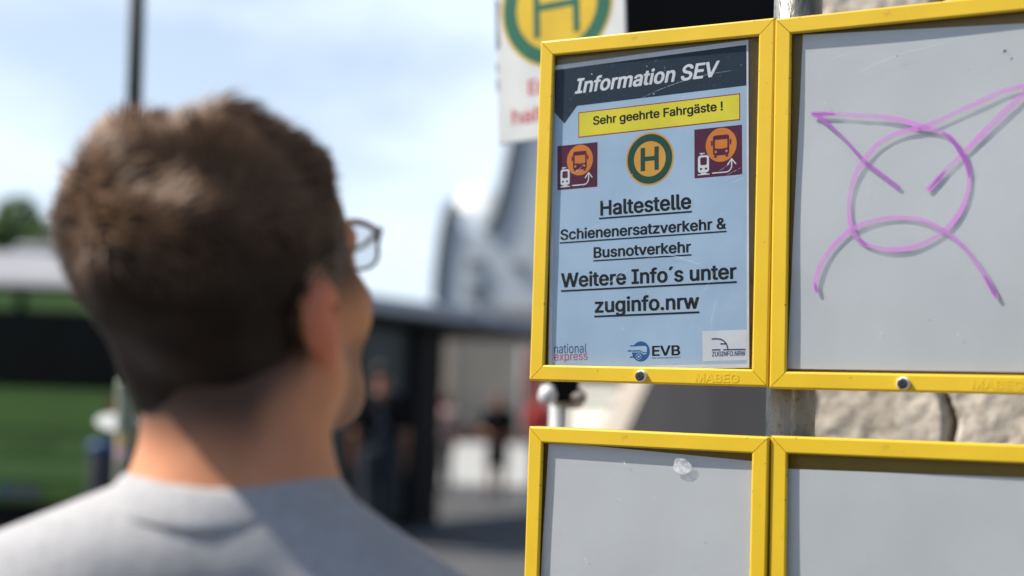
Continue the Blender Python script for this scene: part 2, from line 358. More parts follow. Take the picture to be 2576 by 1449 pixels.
GLYPHS = [{" ":[188,[]],"!":[196,[[31,19,50,-7,69,-18,122,-19,157,6,166,25,166,62,132,99,72,100,37,75,28,56],[43,156,63,143,125,142,144,149,153,162,153,456,160,469,160,506,150,519,138,526,63,526,50,519,41,506]]],"&":[448,[[13,98,31,54,76,9,120,-14,151,-22,245,-22,289,-8,320,9,326,9,351,-14,364,-16,439,-16,458,-2,458,10,396,85,429,160,429,198,435,210,433,229,414,242,342,241,325,229,323,191,314,186,252,260,321,323,339,354,348,379,348,429,339,454,333,466,289,509,239,530,164,530,120,515,88,491,63,460,48,410,54,360,75,316,106,279,31,210,10,166],[126,111,123,148,139,179,164,199,194,173,260,91,251,80,239,74,189,62,146,79,129,98],[164,386,160,404,167,423,177,435,201,442,225,435,235,416,235,391,225,373,195,343,187,341,177,354]]],"-":[453,[[93,186,106,175,118,172,337,172,350,179,359,192,359,242,350,255,331,262,112,262,100,255,90,242]]],".":[188,[[28,19,48,-7,66,-18,120,-19,141,-7,161,12,163,62,129,99,69,100,34,75,26,56]]],"A":[480,[[-5,-2,8,-13,21,-16,83,-16,102,-9,115,11,149,111,158,127,165,128,321,127,349,61,364,11,377,-9,396,-16,458,-16,471,-13,484,-2,486,11,480,29,449,104,322,461,303,511,290,522,196,524,176,511,-7,11],[196,219,190,223,193,236,240,366,289,223,277,218]]],"B":[456,[[39,-2,52,-13,64,-16,302,-15,349,-2,377,12,422,54,443,104,443,167,422,217,368,267,397,292,415,323,424,348,424,398,403,454,358,497,321,516,283,525,64,525,52,522,39,511],[152,76,152,214,252,215,289,203,314,184,330,154,330,123,314,94,271,75],[152,301,152,433,258,434,295,417,311,386,311,361,296,325,264,306,221,300]]],"E":[419,[[39,-2,52,-13,64,-16,371,-16,383,-13,397,-2,399,54,380,73,158,75,149,79,152,208,352,209,371,216,380,229,380,286,361,304,152,307,149,429,158,434,383,437,399,454,399,504,383,522,64,525,52,522,39,511]]],"F":[410,[[39,-2,52,-13,64,-16,127,-15,147,-2,152,202,346,203,358,205,372,217,374,273,355,292,152,295,149,429,158,434,377,437,393,454,393,504,377,522,64,525,52,522,39,511]]],"G":[520,[[19,191,23,166,50,98,81,54,132,11,173,-9,226,-23,320,-22,370,-8,420,22,464,66,483,98,504,173,502,260,488,271,476,274,288,274,270,267,260,254,260,204,270,191,282,184,376,184,388,179,379,141,356,104,320,81,270,68,238,74,195,93,160,129,142,166,129,216,129,298,135,323,160,379,176,402,201,421,257,439,301,433,338,415,370,378,381,348,401,334,482,336,498,354,489,391,470,429,432,473,401,496,351,521,313,530,220,530,163,515,107,480,75,448,38,385,17,310]]],"H":[517,[[39,-2,52,-13,64,-16,127,-15,147,-2,149,211,158,215,364,214,370,-2,383,-13,396,-16,458,-15,478,-2,480,504,471,518,452,525,396,525,383,522,370,511,368,311,358,306,152,307,147,511,133,522,121,525,58,524,39,511]]],"I":[300,[[10,-2,23,-13,35,-16,267,-16,279,-13,292,-2,295,54,285,68,273,74,217,75,207,79,207,429,217,434,273,435,292,448,295,504,279,522,35,525,23,522,10,511,7,454,17,441,29,435,85,434,95,429,95,79,85,75,29,74,17,68,7,54]]],"M":[628,[[39,-2,52,-13,64,-16,127,-15,147,-2,152,272,257,4,283,-15,352,-13,372,4,380,36,477,278,480,4,489,-9,502,-15,564,-16,583,-9,593,4,590,511,577,522,564,525,471,524,451,511,314,156,178,511,164,522,152,525,64,525,46,518,36,504]]],"N":[523,[[39,-2,58,-15,121,-16,139,-9,149,4,152,328,339,29,370,-8,389,-16,458,-16,471,-13,484,-2,486,504,477,518,458,525,396,524,383,518,374,504,371,181,184,479,153,517,133,525,64,525,52,522,39,511]]],"O":[533,[[19,191,31,141,63,79,132,11,173,-9,226,-23,320,-22,363,-8,401,11,452,54,483,98,498,129,517,198,517,310,495,385,458,448,426,480,370,515,313,530,220,530,182,521,132,496,95,467,63,429,38,385,17,310],[132,211,129,298,142,341,176,402,213,427,263,440,320,427,356,404,385,360,404,298,404,210,392,166,373,129,338,93,301,74,270,68,232,74,195,93,160,129,142,166]]],"R":[449,[[39,-2,52,-13,64,-16,127,-15,147,-2,149,173,158,178,221,178,232,173,326,-2,339,-13,427,-15,447,-2,447,17,347,198,409,254,424,286,436,336,436,373,430,386,428,411,409,448,358,497,321,516,283,525,64,525,52,522,39,511],[152,276,152,433,258,434,289,422,307,404,318,379,318,323,296,287,264,275]]],"S":[447,[[17,102,36,58,80,13,105,-3,168,-24,274,-25,308,-17,343,-3,368,13,412,58,433,108,433,164,412,214,374,253,349,269,302,289,186,322,156,339,139,364,146,402,162,420,193,437,224,440,255,437,286,425,302,408,311,383,330,365,411,365,427,383,414,433,400,458,368,490,343,507,293,528,249,534,205,534,161,528,93,496,48,452,27,402,27,345,42,308,68,276,99,253,136,234,274,194,299,182,311,170,321,152,321,127,304,95,293,84,243,66,211,66,186,72,149,91,133,114,131,133,111,151,99,153,30,151,14,133]]],"U":[517,[[39,127,51,90,70,59,114,16,180,-16,214,-24,308,-23,358,-9,402,14,447,59,459,77,480,134,478,515,464,526,452,529,389,528,370,515,368,159,361,134,339,98,296,73,258,67,196,85,171,110,149,159,147,515,133,526,121,529,64,529,46,522,36,509]]],"V":[480,[[-5,492,176,4,202,-15,290,-13,303,-2,328,61,468,454,480,479,486,498,484,511,471,522,458,525,390,524,370,511,240,143,109,511,90,524,15,524,-5,511]]],"W":[686,[[-5,492,18,417,24,379,36,348,43,311,55,279,61,242,74,211,80,173,93,142,99,104,111,73,118,36,126,11,140,-9,158,-16,233,-15,259,4,293,142,305,173,311,211,324,242,330,279,346,309,368,236,374,198,386,167,393,129,405,98,411,61,432,-2,446,-13,458,-16,533,-15,553,-2,568,36,574,73,599,148,605,186,618,217,624,254,636,286,643,323,693,492,693,504,683,518,665,525,602,524,576,504,524,292,511,261,499,198,490,187,468,279,455,311,430,423,418,454,411,492,403,511,390,522,302,524,282,511,274,492,255,404,243,373,224,286,211,254,196,187,186,198,109,511,90,524,15,524,-5,511]]],"Z":[438,[[19,-2,32,-13,45,-16,395,-16,407,-13,420,-2,423,54,404,73,170,75,160,79,220,161,420,454,423,504,413,518,395,525,45,525,32,522,19,511,17,454,35,436,263,434,275,429,19,54]]],"a":[389,[[9,71,21,40,60,1,116,-24,204,-24,247,-5,279,-18,335,-18,354,-11,363,2,363,277,354,308,329,352,297,376,260,395,210,404,132,396,85,376,60,359,40,340,19,302,21,283,35,272,85,257,104,257,117,265,147,301,179,313,210,313,229,306,241,295,250,271,250,252,222,242,185,240,110,228,54,203,21,171,7,140],[122,85,119,121,135,138,172,150,249,158,250,121,235,91,222,78,197,67,166,63,135,72]]],"c":[396,[[13,134,25,90,56,40,107,-3,170,-24,245,-24,282,-15,332,14,358,40,385,90,383,109,367,121,301,135,281,121,269,96,245,73,232,67,195,66,170,73,142,102,123,152,123,221,129,246,157,295,176,307,207,313,251,301,264,289,275,265,295,247,314,245,345,252,370,260,383,271,385,284,377,309,364,327,326,366,301,383,267,396,195,404,126,389,89,366,50,327,25,284,10,234]]],"e":[404,[[13,134,23,96,38,65,75,21,107,-3,170,-24,251,-24,289,-15,332,8,371,46,383,65,392,90,383,102,320,122,301,122,288,115,264,79,251,72,239,67,189,67,151,86,129,121,123,146,132,151,382,154,398,171,398,221,392,234,392,259,383,284,352,340,314,372,282,389,220,404,189,403,126,389,89,366,50,327,25,284,10,234],[126,236,123,240,139,277,164,301,195,313,214,313,245,301,263,284,279,252,279,240,270,235]]],"f":[254,[[-15,323,5,310,48,309,58,304,60,-2,80,-15,148,-13,164,4,164,304,173,309,233,311,251,329,249,379,230,393,167,395,164,417,170,442,180,452,230,453,255,473,264,498,262,529,242,543,180,550,139,542,105,524,66,486,58,461,58,398,48,393,5,393,-15,379]]],"g":[425,[[13,135,19,110,44,60,82,22,126,-1,157,-10,232,-10,282,9,285,4,285,-27,275,-52,251,-70,214,-82,176,-75,151,-64,120,-33,107,-27,85,-27,57,-41,31,-65,29,-77,44,-102,70,-128,107,-151,164,-166,257,-166,320,-145,345,-128,371,-102,383,-84,398,-40,396,385,382,396,370,399,307,398,282,380,245,398,157,399,101,378,44,323,17,266,10,241],[126,149,123,229,135,266,152,291,182,308,207,314,245,302,267,279,285,229,285,154,263,104,232,81,207,75,176,81,146,104]]],"h":[410,[[31,-2,44,-13,57,-16,119,-15,139,-2,141,254,148,273,163,296,194,309,232,309,244,303,266,273,273,248,275,-2,294,-15,357,-16,376,-9,385,4,385,242,379,254,379,292,364,329,326,374,269,399,188,399,144,381,141,504,132,518,119,524,51,524,38,518,29,504]]],"i":[167,[[20,461,55,429,111,429,146,461,149,498,140,517,127,528,96,543,67,542,46,530,20,504],[32,-2,52,-15,108,-16,127,-9,136,4,136,373,127,386,114,393,52,393,39,386,30,373]]],"k":[381,[[31,-2,44,-13,57,-16,119,-15,139,-2,141,136,151,147,256,11,282,-13,369,-15,382,-9,391,4,389,17,233,211,233,217,252,242,377,367,377,379,357,393,269,391,144,268,141,504,132,518,119,524,51,524,38,518,29,504]]],"l":[189,[[31,46,44,21,63,1,101,-18,182,-18,194,-11,204,2,195,58,179,71,144,73,141,77,141,508,132,522,119,528,51,528,38,522,29,508]]],"m":[610,[[31,-2,44,-13,57,-16,119,-15,139,-2,141,267,157,296,201,315,232,303,248,279,250,-2,263,-13,276,-16,332,-16,351,-9,360,4,360,261,376,296,394,309,419,315,451,303,462,292,473,261,475,-2,494,-15,563,-13,579,4,579,298,564,336,552,354,526,378,485,398,451,405,419,405,382,397,344,378,319,355,282,391,232,405,176,399,138,380,113,393,44,391,29,373]]],"n":[410,[[31,-2,44,-13,57,-16,119,-15,139,-2,141,254,148,273,163,296,194,309,232,309,244,303,266,273,273,248,275,-2,288,-13,301,-16,363,-15,383,-2,385,242,379,254,379,292,364,329,326,374,294,391,263,400,188,399,138,378,113,393,57,393,44,391,31,379]]],"o":[415,[[13,134,25,90,56,40,107,-3,170,-24,245,-24,276,-17,332,14,364,46,389,90,404,140,404,240,371,321,326,366,301,383,264,397,226,403,195,404,151,397,114,383,89,366,50,327,38,309,23,277,10,234],[126,147,123,221,129,246,152,290,176,307,201,313,251,301,279,265,292,227,292,146,273,102,259,84,232,67,189,67,170,73,142,102,129,127]]],"r":[259,[[31,-2,44,-13,57,-16,119,-15,139,-2,141,261,157,290,169,297,201,309,244,310,264,323,266,379,251,397,176,399,132,380,113,393,57,393,44,391,31,379]]],"s":[365,[[14,71,27,46,71,2,134,-23,227,-23,259,-15,302,8,341,46,356,84,356,134,341,165,309,197,265,220,152,248,137,265,134,277,137,290,152,307,171,313,202,313,221,307,239,284,262,265,296,263,331,271,347,284,349,296,328,340,290,376,249,396,209,403,171,404,134,397,77,372,33,327,24,302,24,240,33,221,71,183,96,166,165,145,209,138,230,127,243,109,243,96,234,79,184,61,140,73,122,102,102,120,71,122,27,109,12,90]]],"t":[227,[[-15,325,1,313,30,311,39,307,39,69,54,32,92,-5,126,-18,217,-17,239,7,224,57,205,70,161,71,151,82,151,307,161,311,205,312,224,325,224,382,205,395,161,396,151,400,151,469,136,487,61,489,48,482,39,469,39,400,30,396,1,394,-15,382]]],"u":[410,[[31,93,50,43,94,0,141,-19,219,-20,269,0,301,-15,357,-15,376,-8,385,6,383,381,369,392,357,395,294,394,275,381,273,143,266,118,244,82,219,70,188,70,164,81,141,112,139,381,126,392,113,395,57,395,38,388,29,374]]],"v":[389,[[-4,367,133,4,159,-15,234,-13,254,4,260,17,362,292,387,348,394,367,391,379,378,391,366,393,297,393,277,379,231,242,197,156,187,161,169,223,110,379,91,393,16,393,-4,379]]],"w":[567,[[1,361,61,173,61,161,80,111,99,36,107,11,121,-9,139,-16,196,-16,208,-13,221,-2,236,36,236,48,283,203,330,48,330,36,345,-2,358,-13,371,-16,433,-15,453,-2,474,54,493,129,561,342,568,373,558,386,539,393,477,393,451,373,430,286,405,211,405,198,396,181,361,317,349,348,349,361,340,379,327,391,246,393,226,379,171,181,155,223,155,236,143,267,115,373,89,393,21,393,1,379]]],"z":[380,[[20,-2,34,-13,46,-16,334,-16,346,-13,359,-2,362,54,346,72,177,75,168,79,347,311,355,329,355,373,346,386,327,393,52,393,40,391,26,379,24,323,40,305,196,303,208,298,20,54]]],"´":[219,[[33,427,52,414,115,416,141,439,178,496,193,527,191,533,171,547,90,545,77,533,52,483,31,433]]],"ä":[389,[[9,71,21,40,60,1,116,-24,204,-24,247,-5,279,-18,335,-18,354,-11,363,2,363,277,354,308,329,352,297,376,260,395,210,404,132,396,85,376,60,359,40,340,19,302,21,283,35,272,85,257,104,257,117,265,147,301,179,313,210,313,229,306,241,295,250,271,250,252,222,242,185,240,110,228,54,203,21,171,7,140],[53,471,59,458,91,428,135,426,154,434,173,452,182,471,182,496,173,515,154,532,135,540,97,540,85,534,59,508,50,490],[122,85,119,121,135,138,172,150,249,158,250,121,235,91,222,78,197,67,166,63,135,72],[196,471,203,458,235,428,279,426,297,434,317,452,325,471,325,496,317,515,297,532,279,540,241,540,229,534,203,508,194,490]]]},{" ":[188,[]],"E":[419,[[61,4,374,4,371,58,124,61,127,226,355,229,352,289,127,289,124,448,371,451,371,508,61,504]]],"G":[520,[[42,198,48,191,48,166,54,160,54,148,60,141,60,129,73,104,104,66,104,60,145,26,182,7,220,1,226,-6,313,-6,320,1,357,7,401,32,442,73,442,79,460,104,460,116,473,141,473,166,479,173,479,254,288,257,288,201,413,201,417,179,410,173,410,154,385,104,345,69,320,63,313,57,288,57,282,51,226,57,220,63,207,63,182,76,135,123,117,160,117,173,110,179,110,204,104,210,104,304,110,310,110,329,117,335,117,348,135,385,163,419,170,419,201,444,238,451,245,457,288,457,295,451,332,444,385,398,385,391,404,366,407,351,470,351,473,366,467,373,467,385,448,423,413,463,407,463,388,482,338,507,320,507,313,513,220,513,213,507,176,501,132,469,126,469,98,441,98,435,85,423,60,379,60,366,48,341,48,316,42,310]]],"H":[517,[[61,4,124,4,127,232,389,232,393,4,455,4,452,508,393,504,389,289,127,289,124,504,61,504]]],"V":[480,[[18,498,30,479,43,429,55,411,61,379,74,361,86,311,99,292,105,261,118,242,130,192,143,173,149,142,161,123,161,111,168,104,168,92,186,54,186,42,193,36,199,11,208,1,277,1,286,17,293,48,305,67,318,117,330,136,343,186,355,204,368,254,380,273,393,323,405,342,418,392,430,411,430,423,436,429,436,442,443,448,443,461,455,479,461,504,396,508,386,492,386,479,380,473,380,461,374,454,361,404,349,386,349,373,343,367,343,354,336,348,336,336,330,329,330,317,324,311,311,261,299,242,299,229,293,223,293,211,286,204,286,192,280,186,280,173,274,167,274,154,261,129,261,111,255,104,255,92,240,58,236,79,230,86,230,98,224,104,224,117,218,123,218,136,211,142,211,154,205,161,205,173,199,179,199,192,193,198,193,211,180,236,180,248,168,267,168,279,161,286,149,336,136,354,136,367,130,373,130,386,124,392,118,423,105,442,105,454,99,461,99,473,93,479,86,504,21,508]]],"a":[389,[[32,77,38,71,44,46,79,11,104,-1,116,-1,122,-7,197,-7,204,-1,216,-1,241,18,247,18,272,49,279,-1,335,-1,338,277,332,283,332,302,307,346,247,380,216,380,210,386,141,380,79,349,50,315,44,302,47,286,66,286,72,280,97,274,107,283,107,290,135,318,147,324,160,324,166,330,222,330,229,324,241,324,269,296,269,283,275,277,275,246,260,230,241,230,235,224,191,224,185,218,147,218,141,211,116,211,110,205,97,205,72,193,44,165,32,140],[97,80,94,127,122,155,135,161,154,161,160,168,235,174,241,180,260,180,266,186,275,183,275,115,263,90,235,61,210,49,160,43,154,49,135,49,110,61]]],"b":[424,[[54,2,107,-1,113,62,129,46,129,40,176,-1,188,-1,194,-7,263,-7,269,-1,282,-1,319,18,354,52,360,71,373,84,373,96,385,121,385,152,391,159,391,221,385,227,379,277,360,315,313,362,276,381,213,387,207,381,169,374,157,362,151,362,119,324,116,327,113,512,54,509],[113,174,110,202,116,209,116,240,123,246,129,277,157,312,182,324,194,324,201,331,238,331,244,324,263,324,298,296,298,290,316,265,323,227,329,221,329,159,323,152,323,127,304,90,276,62,251,49,188,49,163,62,135,90,123,115,123,127,116,134]]],"e":[404,[[35,140,42,134,42,115,48,109,48,96,60,71,79,52,79,46,120,12,145,6,151,-1,164,-1,170,-7,251,-7,257,-1,276,-1,314,18,348,52,348,59,360,71,360,84,367,90,364,93,345,93,339,99,320,99,307,106,292,77,276,62,251,49,220,49,214,43,207,49,176,49,170,56,157,56,123,84,98,134,98,165,370,168,373,221,367,227,367,259,360,265,360,277,329,334,295,362,270,374,257,374,251,381,226,381,220,387,195,387,189,381,157,381,151,374,139,374,114,356,107,356,73,321,48,277,42,240,35,234],[101,218,98,246,104,252,110,277,151,318,176,324,182,331,226,331,232,324,257,318,292,284,304,259,304,234,310,227,307,218]]],"f":[254,[[8,329,83,323,83,4,136,1,139,323,226,329,226,373,142,376,139,423,145,429,145,448,167,470,180,470,186,476,223,470,233,479,233,492,239,498,239,523,180,532,173,526,148,526,123,514,89,479,89,467,83,461,83,379,11,376]]],"h":[410,[[54,4,116,4,116,261,135,298,151,314,176,326,244,326,257,320,285,292,291,279,291,261,298,254,298,4,360,4,360,242,354,248,354,292,348,298,348,311,329,336,329,342,307,364,282,376,269,376,263,382,194,382,188,376,176,376,151,364,119,326,113,508,54,504]]],"i":[167,[[43,467,64,445,102,445,124,467,124,498,114,514,89,526,77,526,43,498],[55,4,111,4,108,376,55,373]]],"k":[381,[[54,4,116,4,116,142,151,176,160,173,160,167,185,142,185,136,204,117,204,111,229,86,229,79,294,1,366,4,366,11,316,67,316,73,298,92,298,98,273,123,273,129,204,211,204,217,223,236,223,242,354,373,282,376,119,214,113,508,54,504]]],"l":[189,[[54,52,66,27,82,11,107,-1,179,2,173,52,157,55,144,49,138,55,126,55,116,64,113,511,54,508]]],"m":[610,[[54,4,116,4,116,273,129,298,144,314,169,326,182,326,188,332,213,332,219,326,244,320,273,286,273,4,332,1,335,267,341,273,348,298,363,314,369,314,382,326,432,332,438,326,463,320,491,292,491,273,498,267,498,4,551,1,554,298,529,348,513,364,476,382,426,389,419,382,394,382,357,364,329,336,319,314,310,323,304,342,269,376,257,382,232,382,226,389,213,389,207,382,182,382,157,370,123,336,113,314,110,373,57,376]]],"n":[410,[[54,4,116,4,116,261,135,298,151,314,176,326,244,326,257,320,285,292,291,279,291,261,298,254,298,4,360,4,360,242,354,248,354,292,348,298,341,323,307,364,282,376,269,376,263,382,194,382,188,376,176,376,151,364,129,342,113,314,110,373,54,373]]],"o":[415,[[35,140,42,134,42,115,48,109,54,84,67,71,79,46,120,12,145,6,151,-1,164,-1,170,-7,245,-7,251,-1,270,-1,314,24,342,52,367,96,373,134,379,140,379,240,373,246,367,277,348,315,307,356,301,356,276,374,264,374,257,381,226,381,220,387,195,387,189,381,157,381,151,374,139,374,114,356,107,356,73,321,48,277,42,240,35,234],[101,143,98,227,104,234,104,252,123,290,145,312,151,312,164,324,182,324,189,331,226,331,232,324,251,324,264,318,292,290,292,284,304,271,304,259,317,234,317,140,310,134,310,121,298,96,276,68,270,68,245,49,176,49,170,56,157,56,117,96,104,121]]],"p":[424,[[54,-138,116,-138,119,59,123,49,141,30,141,24,163,9,188,-4,207,-4,213,-10,244,-10,251,-4,276,-4,313,15,360,62,379,99,385,149,391,155,391,218,385,224,385,255,379,262,373,293,360,305,354,324,319,359,282,377,269,377,263,384,194,384,188,377,176,377,163,365,157,365,123,330,119,321,110,324,107,377,54,374],[113,171,110,205,116,212,116,243,123,249,123,262,135,287,163,315,188,327,251,327,257,321,269,321,304,287,323,249,323,224,329,218,329,162,323,155,323,130,298,80,282,65,257,52,244,52,238,46,201,46,194,52,169,59,135,93,123,118,123,130,116,137]]],"r":[259,[[54,4,116,4,116,267,129,292,144,308,169,320,182,320,188,326,238,326,238,382,182,382,176,376,163,376,129,348,113,320,107,376,54,373]]],"s":[365,[[37,77,49,52,90,12,115,6,121,-1,134,-1,140,-7,221,-7,227,-1,246,-1,284,18,318,52,324,77,331,84,331,134,318,159,290,187,252,206,234,206,227,212,209,212,202,218,184,218,177,224,140,231,118,246,112,271,106,277,112,284,112,296,140,324,152,324,159,331,221,331,234,324,271,281,321,287,324,296,306,334,277,362,240,381,209,381,202,387,140,381,134,374,121,374,96,362,56,321,56,309,49,302,49,240,56,227,109,181,121,181,146,168,165,168,171,162,221,156,246,143,268,115,268,90,262,77,246,62,221,49,202,49,196,43,171,43,165,49,140,49,127,56,106,77,99,96,90,106,77,106,71,99,46,99,37,90]]],"t":[227,[[8,332,64,325,64,69,70,63,76,38,105,10,130,3,136,-3,205,-3,214,7,208,13,208,38,201,50,180,53,167,47,161,53,142,53,126,75,126,325,198,328,201,375,130,378,126,469,67,472,64,382,11,378]]],"x":[379,[[22,4,94,1,110,29,122,42,122,48,135,61,135,67,147,79,147,86,160,98,178,142,188,151,288,1,353,4,353,11,335,29,310,73,291,92,291,98,278,111,253,154,222,192,341,361,347,373,344,376,281,376,222,292,216,273,203,261,194,239,185,242,166,279,153,292,147,311,100,376,35,373,35,367,66,329,66,323,78,311,78,304,91,292,91,286,103,273,128,229,147,211,153,192]]]}]
# ------------------------------------------------------------------ flat shapes and lettering on the boards (millimetres, u right, v down)
def cleanp(p):
    q = [p[0]]
    for a in p[1:]:
        if abs(a[0] - q[-1][0]) + abs(a[1] - q[-1][1]) > 1e-6: q.append(a)
    if abs(q[0][0] - q[-1][0]) + abs(q[0][1] - q[-1][1]) < 1e-6: q.pop()
    return q

class Flat:
    def __init__(s, depth): s.v, s.f, s.d = [], [], depth
    def poly(s, loops, dd=0.0):
        loops = [cleanp(l) for l in loops]
        tris = tessellate_polygon([[Vector((x, y, 0)) for x, y in l] for l in loops])
        k = len(s.v)
        pts = [p for l in loops for p in l]
        s.v += [(x / 1000, (s.d + dd) / 1000, -y / 1000) for x, y in pts]
        for t in tris:
            a, b, c = [pts[i] for i in t]
            cr = (b[0] - a[0]) * (c[1] - a[1]) - (b[1] - a[1]) * (c[0] - a[0])
            t = t if cr < 0 else tuple(reversed(t))
            s.f.append([i + k for i in t])
        return s
    def stroke(s, pts, w, dd=0.0, cap=True):
        pts = [Vector((p[0], p[1])) for p in pts]
        ww = w if isinstance(w, (list, tuple)) else [w] * len(pts)
        L, R = [], []
        for i, p in enumerate(pts):
            d = (pts[min(i + 1, len(pts) - 1)] - pts[max(i - 1, 0)]).normalized()
            n = Vector((-d.y, d.x)) * ww[i] / 2
            L.append(p + n); R.append(p - n)
        loop = [tuple(p) for p in L]
        if cap:
            for end, dd_ in ((-1, 1), (0, -1)):
                p = pts[end]; d = (pts[-1] - pts[-2]).normalized() if end == -1 else (pts[0] - pts[1]).normalized()
                n = Vector((-d.y, d.x)); r = ww[end] / 2
                arc = [tuple(p + n * r * math.cos(t) + d * r * math.sin(t)) for t in [math.pi * k / 8 for k in range(1, 8)]]
                if end == -1: loop += arc + [tuple(q) for q in reversed(R)]
                else: loop += arc
        else:
            loop += [tuple(q) for q in reversed(R)]
        k = len(s.v)
        s.poly([loop], dd)
        return s
    def build(s, name, material, parent, label=None):
        return mesh_obj(name, s.v, s.f, material, parent, False, label)

def circ(c, rx, ry=None, n=48, a0=0, a1=360):
    ry = ry or rx
    full = abs(a1 - a0) >= 360
    k = n if full else n + 1
    return [(c[0] + rx * math.cos(rad(a0 + (a1 - a0) * i / n)), c[1] + ry * math.sin(rad(a0 + (a1 - a0) * i / n))) for i in range(k)]

def rrect(x0, y0, x1, y1, r, n=5):
    out = []
    for cx, cy, a in ((x1 - r, y1 - r, 0), (x0 + r, y1 - r, 90), (x0 + r, y0 + r, 180), (x1 - r, y0 + r, 270)):
        out += [(cx + r * math.cos(rad(a + 90 * i / n)), cy + r * math.sin(rad(a + 90 * i / n))) for i in range(n + 1)]
    return out

def lettering(name, text, p0, p1, cap, material, parent, depth, shear=0.0, font=0, label=None, raise_mm=0.0):
    """One line of writing, its ink running from p0 to p1 along the baseline (mm)."""
    G = GLYPHS[font]
    pen, items = 0, []
    for ch in text:
        adv, loops = G[ch]
        items.append([[(loops_[i] + pen, loops_[i + 1]) for i in range(0, len(loops_), 2)] for loops_ in loops])
        pen += adv
    xs = [p[0] + shear * p[1] for g in items for l in g for p in l]
    x0, x1 = min(xs), max(xs)
    ref = 'H' if 'H' in G else 'b'
    ch_ = max(l[i] for l in G[ref][1] for i in range(1, len(l), 2))
    a, b = Vector(p0), Vector(p1)
    e = (b - a) / (x1 - x0)
    d = (b - a).normalized(); nrm = Vector((d.y, -d.x)) * (cap / ch_)
    f = Flat(depth)
    for g in items:
        if not g: continue
        area = lambda l: sum(l[i - 1][0] * l[i][1] - l[i][0] * l[i - 1][1] for i in range(len(l)))
        inside = lambda q, l: sum(((l[i - 1][1] > q[1]) != (l[i][1] > q[1])) and q[0] < (l[i][0] - l[i - 1][0]) * (q[1] - l[i - 1][1]) / (l[i][1] - l[i - 1][1]) + l[i - 1][0] for i in range(len(l))) % 2 == 1
        depth_of = [sum(inside(l[0], o_) for o_ in g if o_ is not l) for l in g]
        for l, dd in zip(g, depth_of):
            if dd % 2: continue
            isl = [l] + [h for h, d2 in zip(g, depth_of) if d2 == dd + 1 and inside(h[0], l)]
            f.poly([[tuple(a + e * (x + shear * y - x0) + nrm * y) for x, y in q] for q in isl])
    if raise_mm:
        pass
    return f.build(name, material, parent, label)

def smooth_path(pts, n=8):
    P = [Vector((p[0], p[1])) for p in pts]; out = []
    for i in range(len(P) - 1):
        a, b, c, d = P[max(i - 1, 0)], P[i], P[i + 1], P[min(i + 2, len(P) - 1)]
        for k in range(n):
            t = k / n
            out.append(0.5 * ((2 * b) + (c - a) * t + (2 * a - 5 * b + 4 * c - d) * t * t + (3 * b - a - 3 * c + d) * t ** 3))
    out.append(P[-1])
    return [tuple(p) for p in out]

# ------------------------------------------------------------------ the yellow notice cases
YAW = rad(-29.0)
M_YEL = mat('yellow powder coat', (0.83, 0.54, 0.022), (0.77, 0.495, 0.018), rough=0.34, scale=14, bump=0.012, bscale=900)
add_specks(M_YEL, (0.25, 0.15, 0.03), 240, 0.695)
add_specks(M_YEL, (0.50, 0.33, 0.05), 55, 0.70, 0.45)
M_PANEL = mat('yellow inner panel', (0.30, 0.18, 0.008), (0.25, 0.15, 0.006), rough=0.5, scale=20)  # yellow darkened to hold the shade inside the cases
M_PANE = clear_mat('acrylic pane', ior=1.22, haze=0.05, haze_scale=95, haze_lo=0.60, haze_hi=0.9)
M_PAPER = mat('grey backing sheet', (0.645, 0.64, 0.665), (0.575, 0.57, 0.595), rough=0.55, scale=7, bump=0.012, bscale=300)
M_WHITE_PL = mat('white plastic', (0.8, 0.78, 0.74), (0.74, 0.72, 0.67), rough=0.4, scale=200)
M_STEEL = mat('dark screw steel', (0.16, 0.165, 0.18), (0.09, 0.095, 0.1), rough=0.3, metal=1.0, scale=300)
M_BLACK = mat('socket black', (0.01, 0.01, 0.012), rough=0.7)
M_SCUFF = sheer_mat('scratch on acrylic', (0.85, 0.86, 0.87), 0.42, scale=300, vary=0.3)
CW, CH = 0.23729, 0.33

def rail_mesh(side, w, h):
    prof = [(0, 1.6), (0.45, 0.5), (1.6, 0.0), (13.4, 0.0), (14.4, 0.45), (15.0, 1.5), (15.0, 3.2), (11.0, 3.2), (11.0, 26), (0, 26)]
    g = 0.00035
    rings = []
    A, B = [], []
    for t, y in prof:
        t /= 1000; y /= 1000
        if side == 'top':    A.append((t + g, y, -t)); B.append((w - t - g, y, -t))
        if side == 'bottom': A.append((w - t - g, y, -h + t)); B.append((t + g, y, -h + t))
        if side == 'left':   A.append((t, y, -h + t + g)); B.append((t, y, -t - g))
        if side == 'right':  A.append((w - t, y, -t - g)); B.append((w - t, y, -h + t + g))
    mb = MB(); mb.loft([A, B], caps=True)
    return mb

